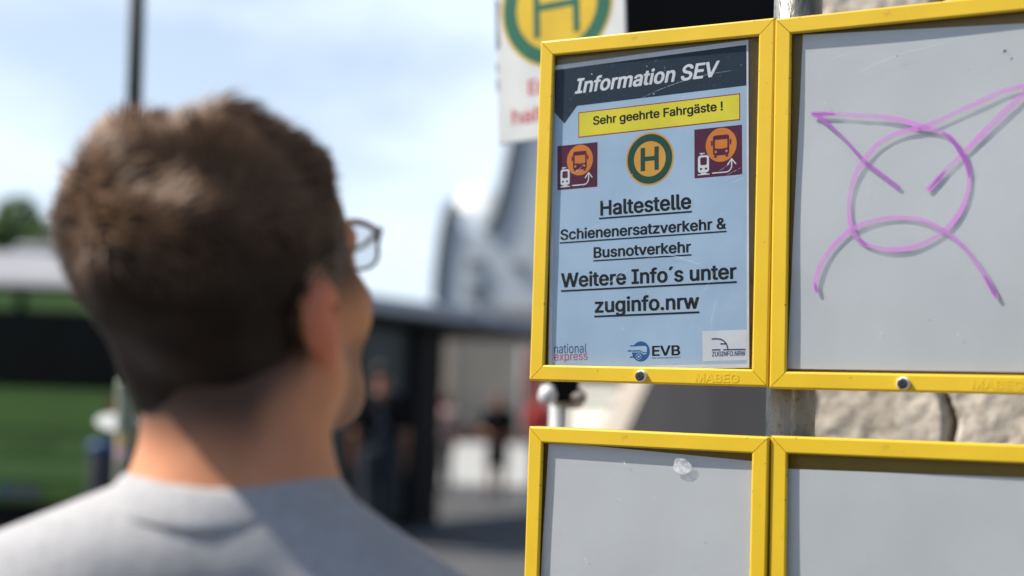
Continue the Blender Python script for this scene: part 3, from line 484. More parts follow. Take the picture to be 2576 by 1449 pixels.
def sheet_mesh(corners, depth, amp, seed, n=40):
    """A loose sheet, slightly wavy. corners TL TR BR BL in mm."""
    r = np.random.default_rng(seed)
    ph = r.uniform(0, 6.28, 8)
    (ax, ay), (bx, by), (cx, cy), (dx, dy) = corners
    vs, fs = [], []
    for j in range(n + 1):
        for i in range(n + 1):
            s, t = i / n, j / n
            x = (1 - t) * ((1 - s) * ax + s * bx) + t * ((1 - s) * dx + s * cx)
            y = (1 - t) * ((1 - s) * ay + s * by) + t * ((1 - s) * dy + s * cy)
            wv = 1.3 * math.sin(2.1 * s + 5.5 * t + ph[0]) + 0.35 * math.sin(13 * t + 2 * s + ph[3]) + 0.7 * math.sin(7 * t - 1.2 * s + ph[1]) + 0.5 * math.sin(5 * s + 2 * t + ph[2])
            edge = min(1.0, 6 * min(s + .02, 1.02 - s, t + .02, 1.02 - t))
            vs.append((x / 1000, (depth + amp * wv * 0.5) / 1000, -y / 1000))
    for j in range(n):
        for i in range(n):
            a = j * (n + 1) + i
            fs.append((a, a + n + 1, a + n + 2, a + 1))
    return vs, fs

def screw(parent, u, v):
    o = MB(); o.lathe([(0.2, 0.5), (5.5, 0.5), (5.7, -0.6), (5.4, -2.4), (4.9, -3.6), (4.5, -4.0)], (0, 0, 0), 28, 'y')
    k = MB()
    k.lathe([(4.45, -3.0), (4.45, -4.6), (4.1, -5.1), (2.6, -5.1)], (0, 0, 0), 28, 'y')
    s_ = MB(); s_.add([((2.3 if i % 2 else 1.7) * math.cos(i * math.pi / 6), -5.25, (2.3 if i % 2 else 1.7) * math.sin(i * math.pi / 6)) for i in range(12)], [tuple(range(12))])
    for mb in (o, k, s_):
        mb.v = [Vector((p.x / 1000 + u / 1000, p.y / 1000, p.z / 1000 - v / 1000)) for p in mb.v]
    w = o.build('screw_washer', M_WHITE_PL, parent, True)
    b = k.build('screw_head', M_STEEL, w, True)
    s_.build('screw_socket', M_BLACK, w)

def raised_mark(parent, u0, u1, v, cap):
    """MABEG pressed into the rail as a raised outline."""
    o = lettering('raised_lettering', 'MABEG', (u0, v), (u1, v - 0.25), cap, M_YEL, parent, -0.22)
    me = o.data
    import bmesh
    bm = bmesh.new(); bm.from_mesh(me)
    edges = [e for e in bm.edges if e.is_boundary]
    r = bmesh.ops.extrude_edge_only(bm, edges=edges)
    cen = {}
    for q in r['geom']:
        if isinstance(q, bmesh.types.BMVert):
            q.co.y += 0.00027
    bmesh.ops.recalc_face_normals(bm, faces=bm.faces)
    bm.to_mesh(me); bm.free()
    return o

def notice_case(label, corner, roll, left, w=CW, screw_on=False, mark=None):
    o = thing('notice_case', label, 'notice case', corner, (0, 0, 0), 'yellow notice cases on the pole')
    R = Matrix.Rotation(YAW, 4, 'Z') @ Matrix.Rotation(-roll, 4, 'Y')
    o.rotation_euler = R.to_euler()
    if left:
        o.location = Vector(corner) - (R @ Vector((w, 0, 0)))
    for sd in ('top', 'right', 'bottom', 'left'):
        rail_mesh(sd, w, CH).build('frame_rail', M_YEL, o)
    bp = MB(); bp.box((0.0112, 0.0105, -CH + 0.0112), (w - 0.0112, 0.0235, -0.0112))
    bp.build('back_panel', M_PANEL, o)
    pn = MB(); pn.box((0.0115, 0.0040, -CH + 0.0115), (w - 0.0115, 0.0048, -0.0115))
    pane = pn.build('pane', M_PANE, o)
    if screw_on: screw(o, 116.9, 325.3 - 2.0)
    if mark: raised_mark(o, *mark)
    return o, pane

Z0 = EYE
P_UL = Vector((0.22692, 1.25684, 0.34799 + Z0)); P_UR = Vector((0.22673, 1.25583, 0.34656 + Z0))
P_LL = Vector((0.22811, 1.25321, -0.02575 + Z0)); P_LR = Vector((0.23025, 1.25518, -0.02455 + Z0))
case_ul, pane_ul = notice_case('yellow framed case holding the blue Information SEV notice', P_UL, 0.0, True, screw_on=True, mark=(169.4, 211.0, 327.0, 7.4))
case_ur, pane_ur = notice_case('yellow framed case with a purple horned face drawn on its pane', P_UR, rad(0.2519), False, w=0.2376, screw_on=True, mark=(172.1, 213.5, 326.4, 7.2))
case_ll, pane_ll = notice_case('empty yellow framed case below the blue notice, cloudy smudge near its top', P_LL, 0.0, True)
case_lr, pane_lr = notice_case('empty yellow framed case below the purple drawing', P_LR, rad(0.4303), False, w=0.2376)

# loose grey sheets inside three of the cases
def sheet(case, label, corners, amp, seed):
    vs, fs = sheet_mesh(corners, 6.0, amp * 0.58, seed)
    o = mesh_obj('backing_sheet', vs, fs, M_PAPER, None, True)
    o.matrix_world = case.matrix_world if False else Matrix.LocRotScale(case.location, case.rotation_euler, None)
    return tag(o, label, 'paper sheet', 'blank grey sheets in the cases')
sheet(case_ur, 'blank grey sheet behind the purple drawing', [(23.9, 15.5), (224, 25.0), (224, 312), (14.2, 312.3)], 1.3, 3)
sheet(case_ll, 'blank grey sheet in the case below the blue notice', [(18.6, 13.5), (224, 22.0), (222, 318), (9.5, 318)], 1.3, 11)
sheet(case_lr, 'blank grey sheet set low in the case below the purple drawing', [(12.4, 28.2), (224, 26.2), (224, 318), (12.4, 318)], 1.0, 5)

# ------------------------------------------------------------------ marker drawing and scratches (on the panes)
M_PURPLE = sheer_mat('purple marker', (0.60, 0.24, 0.64), 0.64, scale=30, vary=0.26)
M_PURPLE_D = sheer_mat('dense purple marker', (0.40, 0.11, 0.50), 0.66, scale=40, vary=0.24)
S1 = [(110.4, 157.2), (89.3, 140.1), (79.8, 131.8), (61.5, 110.9), (42.0, 92.2), (35.0, 88.2)]
S1b = [(34.4, 87.8), (54.3, 89.3), (76.8, 92.3), (95.6, 94.8), (112.4, 99.2), (134.0, 107.4)]
S2 = [(125.7, 107.4), (109.2, 109.6), (92.4, 118.0), (80.7, 131.0), (72.3, 146.0), (68.2, 163.0), (68.4, 180.2), (71.1, 192.2), (76.3, 200.1), (83.2, 204.8), (96.7, 209.1), (110.1, 209.8), (123.3, 208.1), (139.5, 201.0), (152.4, 191.5), (161.9, 178.6), (167.4, 164.0), (168.6, 150.8), (166.5, 139.1), (161.6, 129.7), (155.1, 119.3), (147.0, 112.1), (137.2, 108.2), (127.5, 106.9)]
S3 = [(127.4, 106.6), (143.7, 101.0), (163.0, 93.2), (178.9, 86.9), (194.6, 80.6), (208.6, 77.6), (216.0, 78.6)]
S3b = [(216.5, 79.0), (211.8, 83.5), (196.2, 98.1), (179.0, 115.0), (164.8, 129.1), (148.9, 144.8), (136.0, 159.2)]
S4 = [(40.3, 245.0), (38.8, 237.8), (42.1, 225.8), (48.9, 212.2), (59.2, 200.4), (71.1, 191.4), (86.4, 185.1), (103.2, 182.6), (118.1, 183.1), (132.9, 186.7), (145.9, 193.8), (158.8, 203.2), (171.6, 218.3), (181.1, 233.2), (187.4, 244.6), (190.8, 251.1)]
for k, S in enumerate((S1, S1b, S2, S3, S3b, S4)):
    P = smooth_path(S, 8)
    n = len(P)
    w0 = (3.9, 4.5, 4.7, 4.4, 5.2, 4.5)[k]
    ws = [w0 * (0.9 + 0.12 * math.sin(i * 0.21 + k)) for i in range(n)]
    f = Flat(3.96 - 0.04 * k)
    f.stroke(P, ws)
    f.build('marker_stroke', M_PURPLE_D if k in (0,) else M_PURPLE, pane_ur, 'purple felt pen line' if k == 0 else None)

for a, b, k in ((S1b[0], S1b[1], 0), (S2[-7], S2[-3], 1), (S3b[-2], S3b[-1], 2), (S4[-3], S4[-1], 3), (S4[0], S4[1], 4), (S2[8], S2[9], 5), (S2[-1], S3[0], 6)):
    f = Flat(3.70 - 0.03 * k)
    mid = [a] + [q for S in (S1b, S2, S3, S3b, S4) for q in S if a in S and b in S and S.index(a) < S.index(q) < S.index(b)] + [b]
    P = smooth_path(mid, 8)
    f.stroke(P, [(3.3 + .4 * math.sin(i * .8)) * min(1, .35 + .12 * min(i, len(P) - 1 - i)) for i in range(len(P))])
    f.build('dense_stroke', M_PURPLE_D, pane_ur)

def scratch(pane, pts, w, k=0):
    f = Flat(3.8 - 0.02 * k)
    P = smooth_path(pts, 6)
    n = len(P)
    f.stroke(P, [w * (0.25 + 0.75 * math.sin(math.pi * (i + .5) / n)) for i in range(n)], cap=False)
    return f.build('scratch', M_SCUFF, pane)
for k, (pts, w) in enumerate([
    ([(117, 214.5), (128, 212.0), (142, 212.0), (158, 216.5), (170, 221)], 0.5),
    ([(72, 232), (80, 236), (92, 229), (104, 221)], 0.45), ([(184, 228), (178, 240), (171, 250)], 0.35),
    ([(100, 66), (130, 55), (165, 47), (196, 44)], 0.3), ([(193, 140), (207, 134)], 0.35), ([(195, 144), (209, 139)], 0.35),
    ([(198, 148), (210, 143)], 0.3), ([(188, 250), (183, 268), (182, 284)], 0.3), ([(30, 132), (44, 128), (52, 118)], 0.3),
    ([(186, 136), (198, 129)], 0.3), ([(26, 196), (50, 188), (78, 178)], 0.25)]):
    scratch(pane_ul, pts, w, k)
for k, (pts, w) in enumerate([([(60, 60), (110, 42), (160, 33)], 0.3), ([(90, 275), (97, 281), (93, 290)], 0.45), ([(171, 140), (172, 150)], 0.8), ([(50, 40), (75, 35)], 0.3)]):
    scratch(pane_ur, pts, w, k)
for k, (pts, w) in enumerate([([(96, 31), (99, 28), (101, 33)], 0.5), ([(108, 35), (113, 33)], 0.4), ([(93, 62), (98, 64)], 0.6)]):
    scratch(pane_ll, pts, w, k)
def specks(pane, spots, colour):
    for (x, y, r) in spots:
        f = Flat(3.82)
        f.poly([[(x + r * (1 + .3 * math.sin(3 * a + x)) * math.cos(a), y + r * (1 + .3 * math.sin(2 * a + y)) * math.sin(a)) for a in [2 * math.pi * i / 9 for i in range(9)]]])
        f.build('speck', colour, pane)
M_SPK, M_SPL = mat('dark grime', (0.05, 0.048, 0.045), rough=.9), mat('pale paint fleck', (0.8, 0.8, 0.78), rough=.8)
specks(pane_ur, [(196.5, 47, 1.3), (108, 43, .6), (168, 60, .35), (137, 270, .4)], M_SPK)
specks(pane_ur, [(41, 55, .5), (45, 79, .6), (84, 160, .5), (95, 131, .4), (160, 282, .8), (60, 290, .5), (35, 140, .4), (176, 290, .5)], M_SPL)
specks(pane_ll, [(50, 70, .5), (99, 30, .6), (40, 95, .6), (62, 120, .8), (64, 123, .5), (72, 38, .4), (130, 60, .5), (178, 52, .4), (110, 25, .5)], M_SPL)
specks(pane_ll, [(180, 96, .5), (35, 98, .35), (112, 138, .5)], M_SPK)
specks(pane_lr, [(60, 46, .5), (90, 47, .6), (82, 100, .6), (150, 60, .4), (120, 80, .5)], M_SPL)
specks(pane_ul, [(55, 36, .5), (60, 47, .6), (112, 33, .4), (120, 60, .4), (150, 65, .4), (30, 100, .4), (100, 135, .4), (70, 160, .3), (190, 175, .4), (120, 245, .4), (160, 270, .4), (95, 280, .5), (40, 255, .4)], M_SPL)
f = Flat(3.8)
f.poly([[(155.5 + (9.0 + 1.0 * math.sin(3 * t + 1)) * math.cos(t), 29.5 + (7.2 + .8 * math.sin(2 * t)) * math.sin(t)) for t in [2 * math.pi * i / 30 for i in range(30)]]])
f.build('smudge', sheer_mat('greasy smudge', (0.86, 0.87, 0.88), 0.48, scale=220, vary=0.28), pane_ll)

# ------------------------------------------------------------------ the notice: a laminated sheet with its print
poster = thing('notice_sheet', 'pale blue laminated notice headed Information SEV in the upper left case', 'notice', case_ul.location, case_ul.rotation_euler)
def ink(name, c, **k):
    k.setdefault('rough', 0.6); k.setdefault('spec', 0.12)
    return mat(name, c, tuple(x * 0.88 for x in c), scale=30, **k)
M_SHEET = ink('white notice paper', (0.72, 0.72, 0.77))
M_BLUE = mat('pale blue print', (0.42, 0.55, 0.72), (0.36, 0.48, 0.65), rough=0.6, spec=0.12, scale=16, detail=8)
M_NAVY = add_specks(ink('dark slate print', (0.018, 0.034, 0.056)), (0.3, 0.33, 0.37), 420, 0.70, 0.7)
M_LETW = ink('white print', (0.74, 0.74, 0.8))
M_INKY = ink('yellow print', (0.83, 0.70, 0.05))
M_INKR = ink('red print', (0.36, 0.03, 0.03))
M_INKK = add_specks(ink('black print', (0.006, 0.006, 0.008)), (0.10, 0.11, 0.12), 500, 0.68, 0.4)
M_MAROON = add_specks(ink('maroon print', (0.10, 0.012, 0.045)), (0.32, 0.2, 0.26), 420, 0.70, 0.6)
M_ORANGE = ink('orange print', (0.72, 0.22, 0.035))
M_GOLD = ink('gold print', (0.74, 0.36, 0.06))
M_GREEN = add_specks(ink('bottle green print', (0.012, 0.075, 0.05)), (0.15, 0.25, 0.22), 420, 0.70, 0.6)
M_LOGOB = ink('logo blue', (0.02, 0.11, 0.33))
M_LOGOD = ink('logo dark blue', (0.015, 0.06, 0.15))
M_LOGOR = ink('logo red', (0.55, 0.03, 0.04))
M_LAM = clear_mat('laminating film', rough=0.12, haze=0.10, haze_scale=140)
D0 = 5.6
Flat(D0 + 0.25).poly([[(7, 19.0), (214.6, 11.2), (222, 316), (13, 324)]]).build('laminating_film', M_LAM, poster)
Flat(D0).poly([[(11.0, 24.0), (210.6, 16.4), (218.2, 313.5), (17.6, 321)]]).build('sheet', M_SHEET, poster)
Flat(D0 - .06).poly([[(14.2, 28.3), (208.9, 21.0), (215.9, 309.8), (20.9, 317)]]).build('blue_field', M_BLUE, poster)
Flat(D0 - .12).poly([[(14.2, 28.3), (208.9, 21.0), (209.8, 58.5), (39.4, 65.4), (26.4, 81.8), (15.2, 70.3)]]).build('heading_band', M_NAVY, poster)
lettering('heading_lettering', 'Information SEV', (36.6, 53.1), (184.2, 47.5), 14.2, M_LETW, poster, D0 - .18, shear=0.22)
bx = Flat(D0 - .12).poly([[(41, 71.9), (204, 65.2), (204.6, 89.8), (41.8, 96.6)]]).build('greeting_box', M_INKR, poster)
Flat(D0 - .18).poly([[(41.9, 72.8), (203.2, 66.2), (203.7, 88.9), (42.6, 95.6)]]).build('box_fill', M_INKY, bx)
lettering('greeting_lettering', 'Sehr geehrte Fahrgäste !', (57.1, 85.0), (187.9, 79.6), 8.1, M_INKK, poster, D0 - .24)
for txt, b0, b1, cap, u0, u1, th in [
    ('Haltestelle', (67.6, 172.3), (159.5, 168.7), 13.9, (66.3, 175.3), (160.1, 171.8), 1.5),
    ('Schienenersatzverkehr &', (26.0, 194.8), (193.6, 188.3), 10.0, (25.6, 197.7), (194.1, 190.9), 1.25),
    ('Busnotverkehr', (61.9, 212.6), (160.4, 208.9), 10.0, (61.5, 215.5), (160.8, 211.6), 1.25),
    ('Weitere Info´s unter', (28.4, 240.4), (204.7, 233.6), 13.5, (28.5, 244.0), (204.7, 236.9), 1.6),
    ('zuginfo.nrw', (64.8, 264.5), (169.6, 260.4), 13.6, (64.5, 268.3), (169.8, 264.1), 1.7)]:
    o = lettering('text_line', txt, b0, b1, cap, M_INKK, poster, D0 - .18)
    Flat(D0 - .24).stroke([u0, u1], th, cap=False).build('underline', M_INKK, o)

# stop emblem
c = (116.8, 120.8)
em = Flat(D0 - .12).poly([circ(c, 24.3, 25.0, 64)]).build('stop_emblem', M_GOLD, poster)
Flat(D0 - .18).poly([circ(c, 22.6, 23.4, 64), circ(c, 16.1, 16.7, 64)]).build('emblem_ring', M_GREEN, em)
Flat(D0 - .18).poly([[(107.3, 110.3), (111.8, 110.1), (112.0, 118.7), (121.4, 118.3), (121.2, 109.6), (125.6, 109.4), (126.2, 131.4), (121.9, 131.6), (121.6, 122.4), (112.1, 122.8), (112.4, 132.0), (107.9, 132.2)]]).build('emblem_letter', M_GREEN, em)

def pictogram(TL, TR, BR, BL):
    """Rail replacement pictogram drawn in a unit square mapped to four corners."""
    TL, TR, BR, BL = map(Vector, (TL, TR, BR, BL))
    def q(x, y): return tuple(TL * (1 - x) * (1 - y) + TR * x * (1 - y) + BR * x * y + BL * (1 - x) * y)
    def P(loop): return [q(x, y) for x, y in loop]
    root = Flat(D0 - .12).poly([P([(0, 0), (1, 0), (1, 1), (0, 1)])]).build('pictogram', M_MAROON, poster)
    Flat(D0 - .18).poly([P(circ((0.565, 0.365), 0.325, 0.345, 48))]).build('orange_disc', M_ORANGE, root)
    b = Flat(D0 - .24)
    b.poly([P(rrect(0.395, 0.165, 0.735, 0.575, 0.05)), P([(0.435, 0.255), (0.695, 0.255), (0.695, 0.43), (0.565, 0.445), (0.435, 0.43)])])
    for x in (0.355, 0.745): b.poly([P(rrect(x, 0.265, x + 0.033, 0.37, 0.012))])
    for x in (0.415, 0.655): b.poly([P(rrect(x, 0.578, x + 0.06, 0.615, 0.012))])
    b.build('bus_shape', M_MAROON, root)
    l = Flat(D0 - .30)
    for x in (0.453, 0.677): l.poly([P(circ((x, 0.50), 0.026, 0.028, 16))])
    l.build('bus_lamp', M_ORANGE, root)
    t = Flat(D0 - .24)
    t.poly([P(rrect(0.075, 0.545, 0.31, 0.895, 0.055)), P(rrect(0.125, 0.585, 0.265, 0.745, 0.03)), P(rrect(0.115, 0.80, 0.165, 0.84, 0.012)), P(rrect(0.22, 0.80, 0.27, 0.84, 0.012))])
    t.poly([P([(0.115, 0.495), (0.22, 0.495), (0.22, 0.517), (0.165, 0.517), (0.165, 0.54), (0.145, 0.54), (0.145, 0.517), (0.115, 0.517)])])
    t.poly([P([(0.07, 0.925), (0.13, 0.925), (0.145, 0.90), (0.245, 0.90), (0.26, 0.925), (0.32, 0.925), (0.32, 0.945), (0.07, 0.945)])])
    t.build('train_shape', M_LETW, root)
    a = Flat(D0 - .24)
    path = [(0.375, 0.925), (0.66, 0.925)] + [(0.70 + 0.115 * math.sin(k) - 0.03, 0.795 + 0.13 * math.cos(k)) for k in [0.25, 0.6, 0.95, 1.3, 1.57]] + [(0.785, 0.66)]
    a.stroke(P(path), 1.05, cap=False)
    a.stroke(P([(0.70, 0.775), (0.785, 0.668)]), 1.05)
    a.stroke(P([(0.87, 0.775), (0.785, 0.668)]), 1.05, -0.03)
    a.build('arrow_shape', M_LETW, root)
pictogram((19.5, 103.5), (62.4, 101.9), (63.5, 144.8), (21.1, 146.5))
pictogram((160.5, 96.0), (206.4, 94.2), (207.7, 139.6), (161.9, 141.3))

# logos along the foot
lg = lettering('operator_logo', 'national', (23.2, 303.7), (57.6, 302.4), 8.6, M_LOGOD, poster, D0 - .12, font=1)
lettering('operator_logo_text', 'express', (23.5, 310.6), (58.8, 309.2), 8.0, M_LOGOR, lg, D0 - .12, font=1)
ev = Flat(D0 - .12).poly([circ((113.1, 300.55), 9.0, 9.35, 48)]).build('bus_company_logo', M_LOGOB, poster)
w_ = Flat(D0 - .18)
w_.poly([[(104.0, 295.9), (117.5, 295.3), (119.2, 296.8), (119.3, 302.6), (116.0, 303.4), (113.0, 301.4), (104.5, 301.6), (104.5, 300.9), (103.5, 300.9), (103.5, 296.7)]])
w_.poly([circ((111.0, 305.3), 2.9, 2.9, 24)])
w_.build('logo_bus', M_BLUE, ev)
l_ = Flat(D0 - .24)
for a, b, t in (((102.6, 295.5), (110, 295.2), 1.1), ((100.4, 300.2), (103.4, 300.1), 1.1), ((105.0, 300.2), (112.5, 299.9), 1.1), ((102.6, 305.9), (108, 305.6), 1.1)):
    l_.stroke([a, b], t)
l_.stroke([(113.2, 300.2), (115.6, 301.6), (119.0, 301.5)], 0.9, -.03)
l_.poly([circ((111.0, 305.3), 2.3, 2.3, 24), circ((111.0, 305.3), 1.2, 1.2, 24)], -.05)
l_.build('logo_lines', M_LOGOB, ev)
lettering('logo_lettering', 'EVB', (124.5, 304.3), (152.3, 303.2), 9.1, M_INKK, ev, D0 - .12)
lettering('small_lettering', 'Eifel Verkehrsbetriebe GmbH', (124.7, 307.1), (152.3, 306.0), 1.45, M_INKK, ev, D0 - .12, font=1)
zb = Flat(D0 - .12).poly([[(173.0, 281.2), (215.2, 279.6), (215.8, 306.7), (174.4, 308.5)]]).build('website_logo', M_SHEET, poster)
t_ = Flat(D0 - .18)
t_.stroke([(182.7, 298.2), (191.0, 297.9)], 1.2, cap=False)
t_.stroke([(193.6, 297.9), (214.5, 297.3)], 1.2, cap=False)
t_.build('logo_track', M_LOGOD, zb)
t_ = Flat(D0 - .24)
t_.stroke(smooth_path([(182.3, 288.3), (187, 288.1), (191.2, 288.6), (194.6, 290.6), (196.8, 293.6), (198.0, 297.4)], 5), 1.2, cap=False)
t_.stroke([(190.5, 292.6), (195.5, 292.4)], 1.1, -.03, cap=False)
t_.build('logo_train', M_LOGOD, zb)
lettering('logo_lettering', 'ZUGINFO.NRW', (183.0, 304.0), (214.5, 302.8), 4.3, M_LOGOD, zb, D0 - .18)
# ------------------------------------------------------------------ the pole that carries the cases
M_ZINC = mat('galvanised steel', (0.26, 0.26, 0.245), (0.12, 0.12, 0.105), rough=0.42, metal=0.6, scale=38, stretch=(1, 1, 0.5), bump=0.25, bscale=120, lo=0.42, hi=0.6)
add_specks(M_ZINC, (0.10, 0.09, 0.07), 190, 0.62, 0.5)
pole_c = Vector((0.22693 + 0.0305, 1.2562 + 0.0515, 0))
pl = thing('sign_pole', 'galvanised steel pole standing behind the yellow cases', 'pole', pole_c)
MB().tube([(0, 0, 0), (0, 0, 2.9)], 0.0222, 40).build('pole_tube', M_ZINC, pl, True)
MB().lathe([(0.0222, 2.9), (0.0235, 2.905), (0.0235, 2.93), (0.012, 2.945), (0.0, 2.947)], (0, 0, 0), 32).build('pole_cap', M_BLACK, pl, True)
ax, ay = Vector((math.cos(YAW), math.sin(YAW), 0)), Vector((-math.sin(YAW), math.cos(YAW), 0))
for z in (1.88, 1.70, 1.52, 1.30):
    mb = MB()
    for (a, b) in (((-0.16, -0.0265), (0.16, -0.0225)),):
        pts = [ax * a[0] + ay * a[1], ax * b[0] + ay * a[1], ax * b[0] + ay * b[1], ax * a[0] + ay * b[1]]
        mb.loft([[p + Vector((0, 0, z - 0.012)) for p in pts], [p + Vector((0, 0, z + 0.012)) for p in pts]], True)
    mb.build('clamp_bar', M_ZINC, pl)

# ------------------------------------------------------------------ ground
M_ASPH = mat('asphalt', (0.082, 0.082, 0.083), (0.058, 0.058, 0.059), rough=0.9, scale=1.3, bump=0.5, bscale=90, detail=8)
M_PLAZA = mat('pale paving', (0.36, 0.355, 0.335), (0.32, 0.315, 0.295), rough=0.85, scale=0.8, bump=0.2, bscale=30)
g = MB(); g.add([(-900, -900, 0), (900, -900, 0), (900, 900, 0), (-900, 900, 0)], [(0, 1, 2, 3)])
struct('ground', g, M_ASPH)
g = MB(); g.box((-2.9, 26.0, -0.3), (26, 49.8, 0.035))
struct('pavement', g, M_PLAZA)

# ------------------------------------------------------------------ stone wall close behind the cases
M_STONE = mat('weathered limestone', (0.60, 0.53, 0.44), (0.46, 0.40, 0.32), rough=0.92, scale=9, detail=9, bump=0.22, bscale=70, lo=0.38, hi=0.62)
add_specks(M_STONE, (0.2, 0.16, 0.12), 75, 0.55, 0.32)
def stone_wall():
    c0 = at(2308, 1040, 1.76); c0.z = 0
    L0, L1, H = -0.16, 3.4, 2.9
    t = thing('stone_wall', 'rough sandy limestone block wall with a dark joint behind the right hand cases', 'wall', c0, (0, 0, YAW))
    nx, nz = 300, 240
    xs = np.linspace(L0, L1, nx) if False else np.concatenate([np.linspace(L0, 0.9, 210), np.linspace(0.91, L1, 90)])
    zs = np.concatenate([np.linspace(0, 1.3, 50), np.linspace(1.31, 2.3, 150), np.linspace(2.31, H, 40)])
    X, Z = np.meshgrid(xs, zs, indexing='ij')
    def vn(x, z, s, seed):
        r = np.random.default_rng(seed)
        tab = r.random((64, 64))
        u, v = x * s, z * s
        i, j = np.floor(u).astype(int), np.floor(v).astype(int)
        fu, fv = u - i, v - j
        fu, fv = fu * fu * (3 - 2 * fu), fv * fv * (3 - 2 * fv)
        g = lambda a, b: tab[a % 64, b % 64]
        return (g(i, j) * (1 - fu) + g(i + 1, j) * fu) * (1 - fv) + (g(i, j + 1) * (1 - fu) + g(i + 1, j + 1) * fu) * fv
    D = 0.0015 * vn(X, Z, 6, 1) + 0.002 * vn(X, Z, 17, 2) + 0.003 * vn(X, Z, 45, 3) + 0.003 * vn(X, Z, 90, 4)
    wob = 0.024 * (vn(X, Z, 22, 8) - .5) + 0.02 * (vn(X, Z, 7, 9) - .5)
    course = np.floor((Z + 0.18) / 0.62)
    jx = ((X + wob - 0.022 - 0.55 * (course % 2) * 0 + 0.9 * ((course + 1) % 2) * 1.0 * 0) % 0.92)
    dj = np.minimum(jx, 0.92 - jx)
    dz = np.abs(((Z + 0.18 + wob) % 0.62)); dz = np.minimum(dz, 0.62 - dz)
    groove = np.maximum(np.clip(1 - dj / 0.007, 0, 1), np.clip(1 - dz / 0.012, 0, 1))
    D = D - 0.05 * groove
    pits = np.clip(vn(X, Z, 60, 12) - 0.72, 0, 1) * 0.014
    D -= pits
    vs = [(X[i, j], 0.02 - D[i, j], Z[i, j]) for i in range(X.shape[0]) for j in range(X.shape[1])]
    nj = X.shape[1]
    fs = [(i * nj + j, (i + 1) * nj + j, (i + 1) * nj + j + 1, i * nj + j + 1) for i in range(X.shape[0] - 1) for j in range(nj - 1)]
    mesh_obj('stone_face', vs, fs, M_STONE, t, True)
    b = MB(); b.box((L0, 0.075, 0), (L1, 0.65, H)); b.build('wall_core', M_STONE, t)
    e = MB(); e.box((L0, 0.005, 0), (L0 + 0.002, 0.075, H)); e.build('wall_end', M_STONE, t)
    k = MB(); k.box((L0 - 0.03, -0.03, H + 0.002), (L1 + 0.03, 0.68, H + 0.13)); k.build('coping', M_STONE, t, bevel=0.015)
stone_wall()

# ------------------------------------------------------------------ dark pier and canopy further back
M_DCONC = mat('soot dark concrete', (0.40, 0.345, 0.29), (0.27, 0.233, 0.197), rough=0.9, scale=4.5, bump=0.2, bscale=40, stretch=(1, 1, .06))  # concrete colour darkened for the shade around the pier
M_DMETAL = mat('black painted steel', (0.009, 0.0085, 0.008), (0.013, 0.012, 0.011), rough=0.6, scale=4, spec=0.08)
def pier():
    Y = 5.0
    t = thing('concrete_pier', 'soot dark ribbed concrete pier with a sloping edge seen under the blue notice', 'pier', (at(1560, 1030, Y).x, Y, 0))
    o = t.location
    xl = lambda z: at(1560, 1030, Y).x + (z - 1.45) * 0.42   # batter
    mb = MB(o)
    x1 = at(2200, 1000, Y).x
    n = 26
    ring0, ring1 = [], []
    for z, ring in ((0.0, ring0), (2.62, ring1)):
        for i in range(n + 1):
            s = i / n
            x = xl(z) * (1 - s) + x1 * s
            ring.append((x, Y + 0.0, z))
        ring.append((x1, Y + 1.2, z)); ring.append((xl(z), Y + 1.2, z))
    mb.loft([ring0, ring1], True)
    mb.build('pier_body', M_DCONC, t)
    mb = MB(o); mb.box((xl(2.62) - 0.01, Y - .06, 2.62), (x1 + .03, Y + 1.25, 2.72)); mb.build('pier_cap', M_DCONC, t)
    c = thing('station_canopy', 'black steel canopy edge above the dark pier, right of the stop sign', 'canopy', (at(1500, 20, 5).x, 4.4, 2.75))
    o = c.location
    mb = MB(o); mb.box((at(1480, 20, 4.4).x, 4.4, 2.74), (3.2, 9.0, 3.5)); mb.build('canopy_fascia', M_DMETAL, c)
    mb = MB(o); mb.box((at(1480, 20, 4.4).x - 0.05, 4.33, 3.5), (3.25, 9.05, 3.58)); mb.build('canopy_roof', M_DMETAL, c)
    for x in (1.2, 2.9):
        mb = MB(o); mb.tube([(x, 7.8, 0.0), (x, 7.8, 2.74)], 0.09, 16); mb.build('canopy_post', M_DMETAL, c, True)
pier()

M_CREAM = mat('cream render', (0.86, 0.83, 0.73), (0.74, 0.71, 0.62), rough=0.9, scale=2, bump=0.2)
def cream_wall():
    a = at(1432, 1010, 9.4)
    t = thing('rendered_wall', 'sunlit cream rendered wall left of the dark pier', 'wall', (a.x, a.y, 0), (0, 0, rad(-48)))
    mb = MB(); mb.box((0, 0, 0), (1.6, 0.3, 1.62)); mb.build('wall_face', M_CREAM, t)
    mb = MB(); mb.box((-0.03, -0.03, 1.622), (1.63, 0.33, 1.68)); mb.build('wall_coping', M_CREAM, t)
    mb = MB(); mb.box((-0.0, -0.012, 0), (1.6, -0.001, 0.22)); mb.build('wall_plinth', M_DCONC, t)
cream_wall()

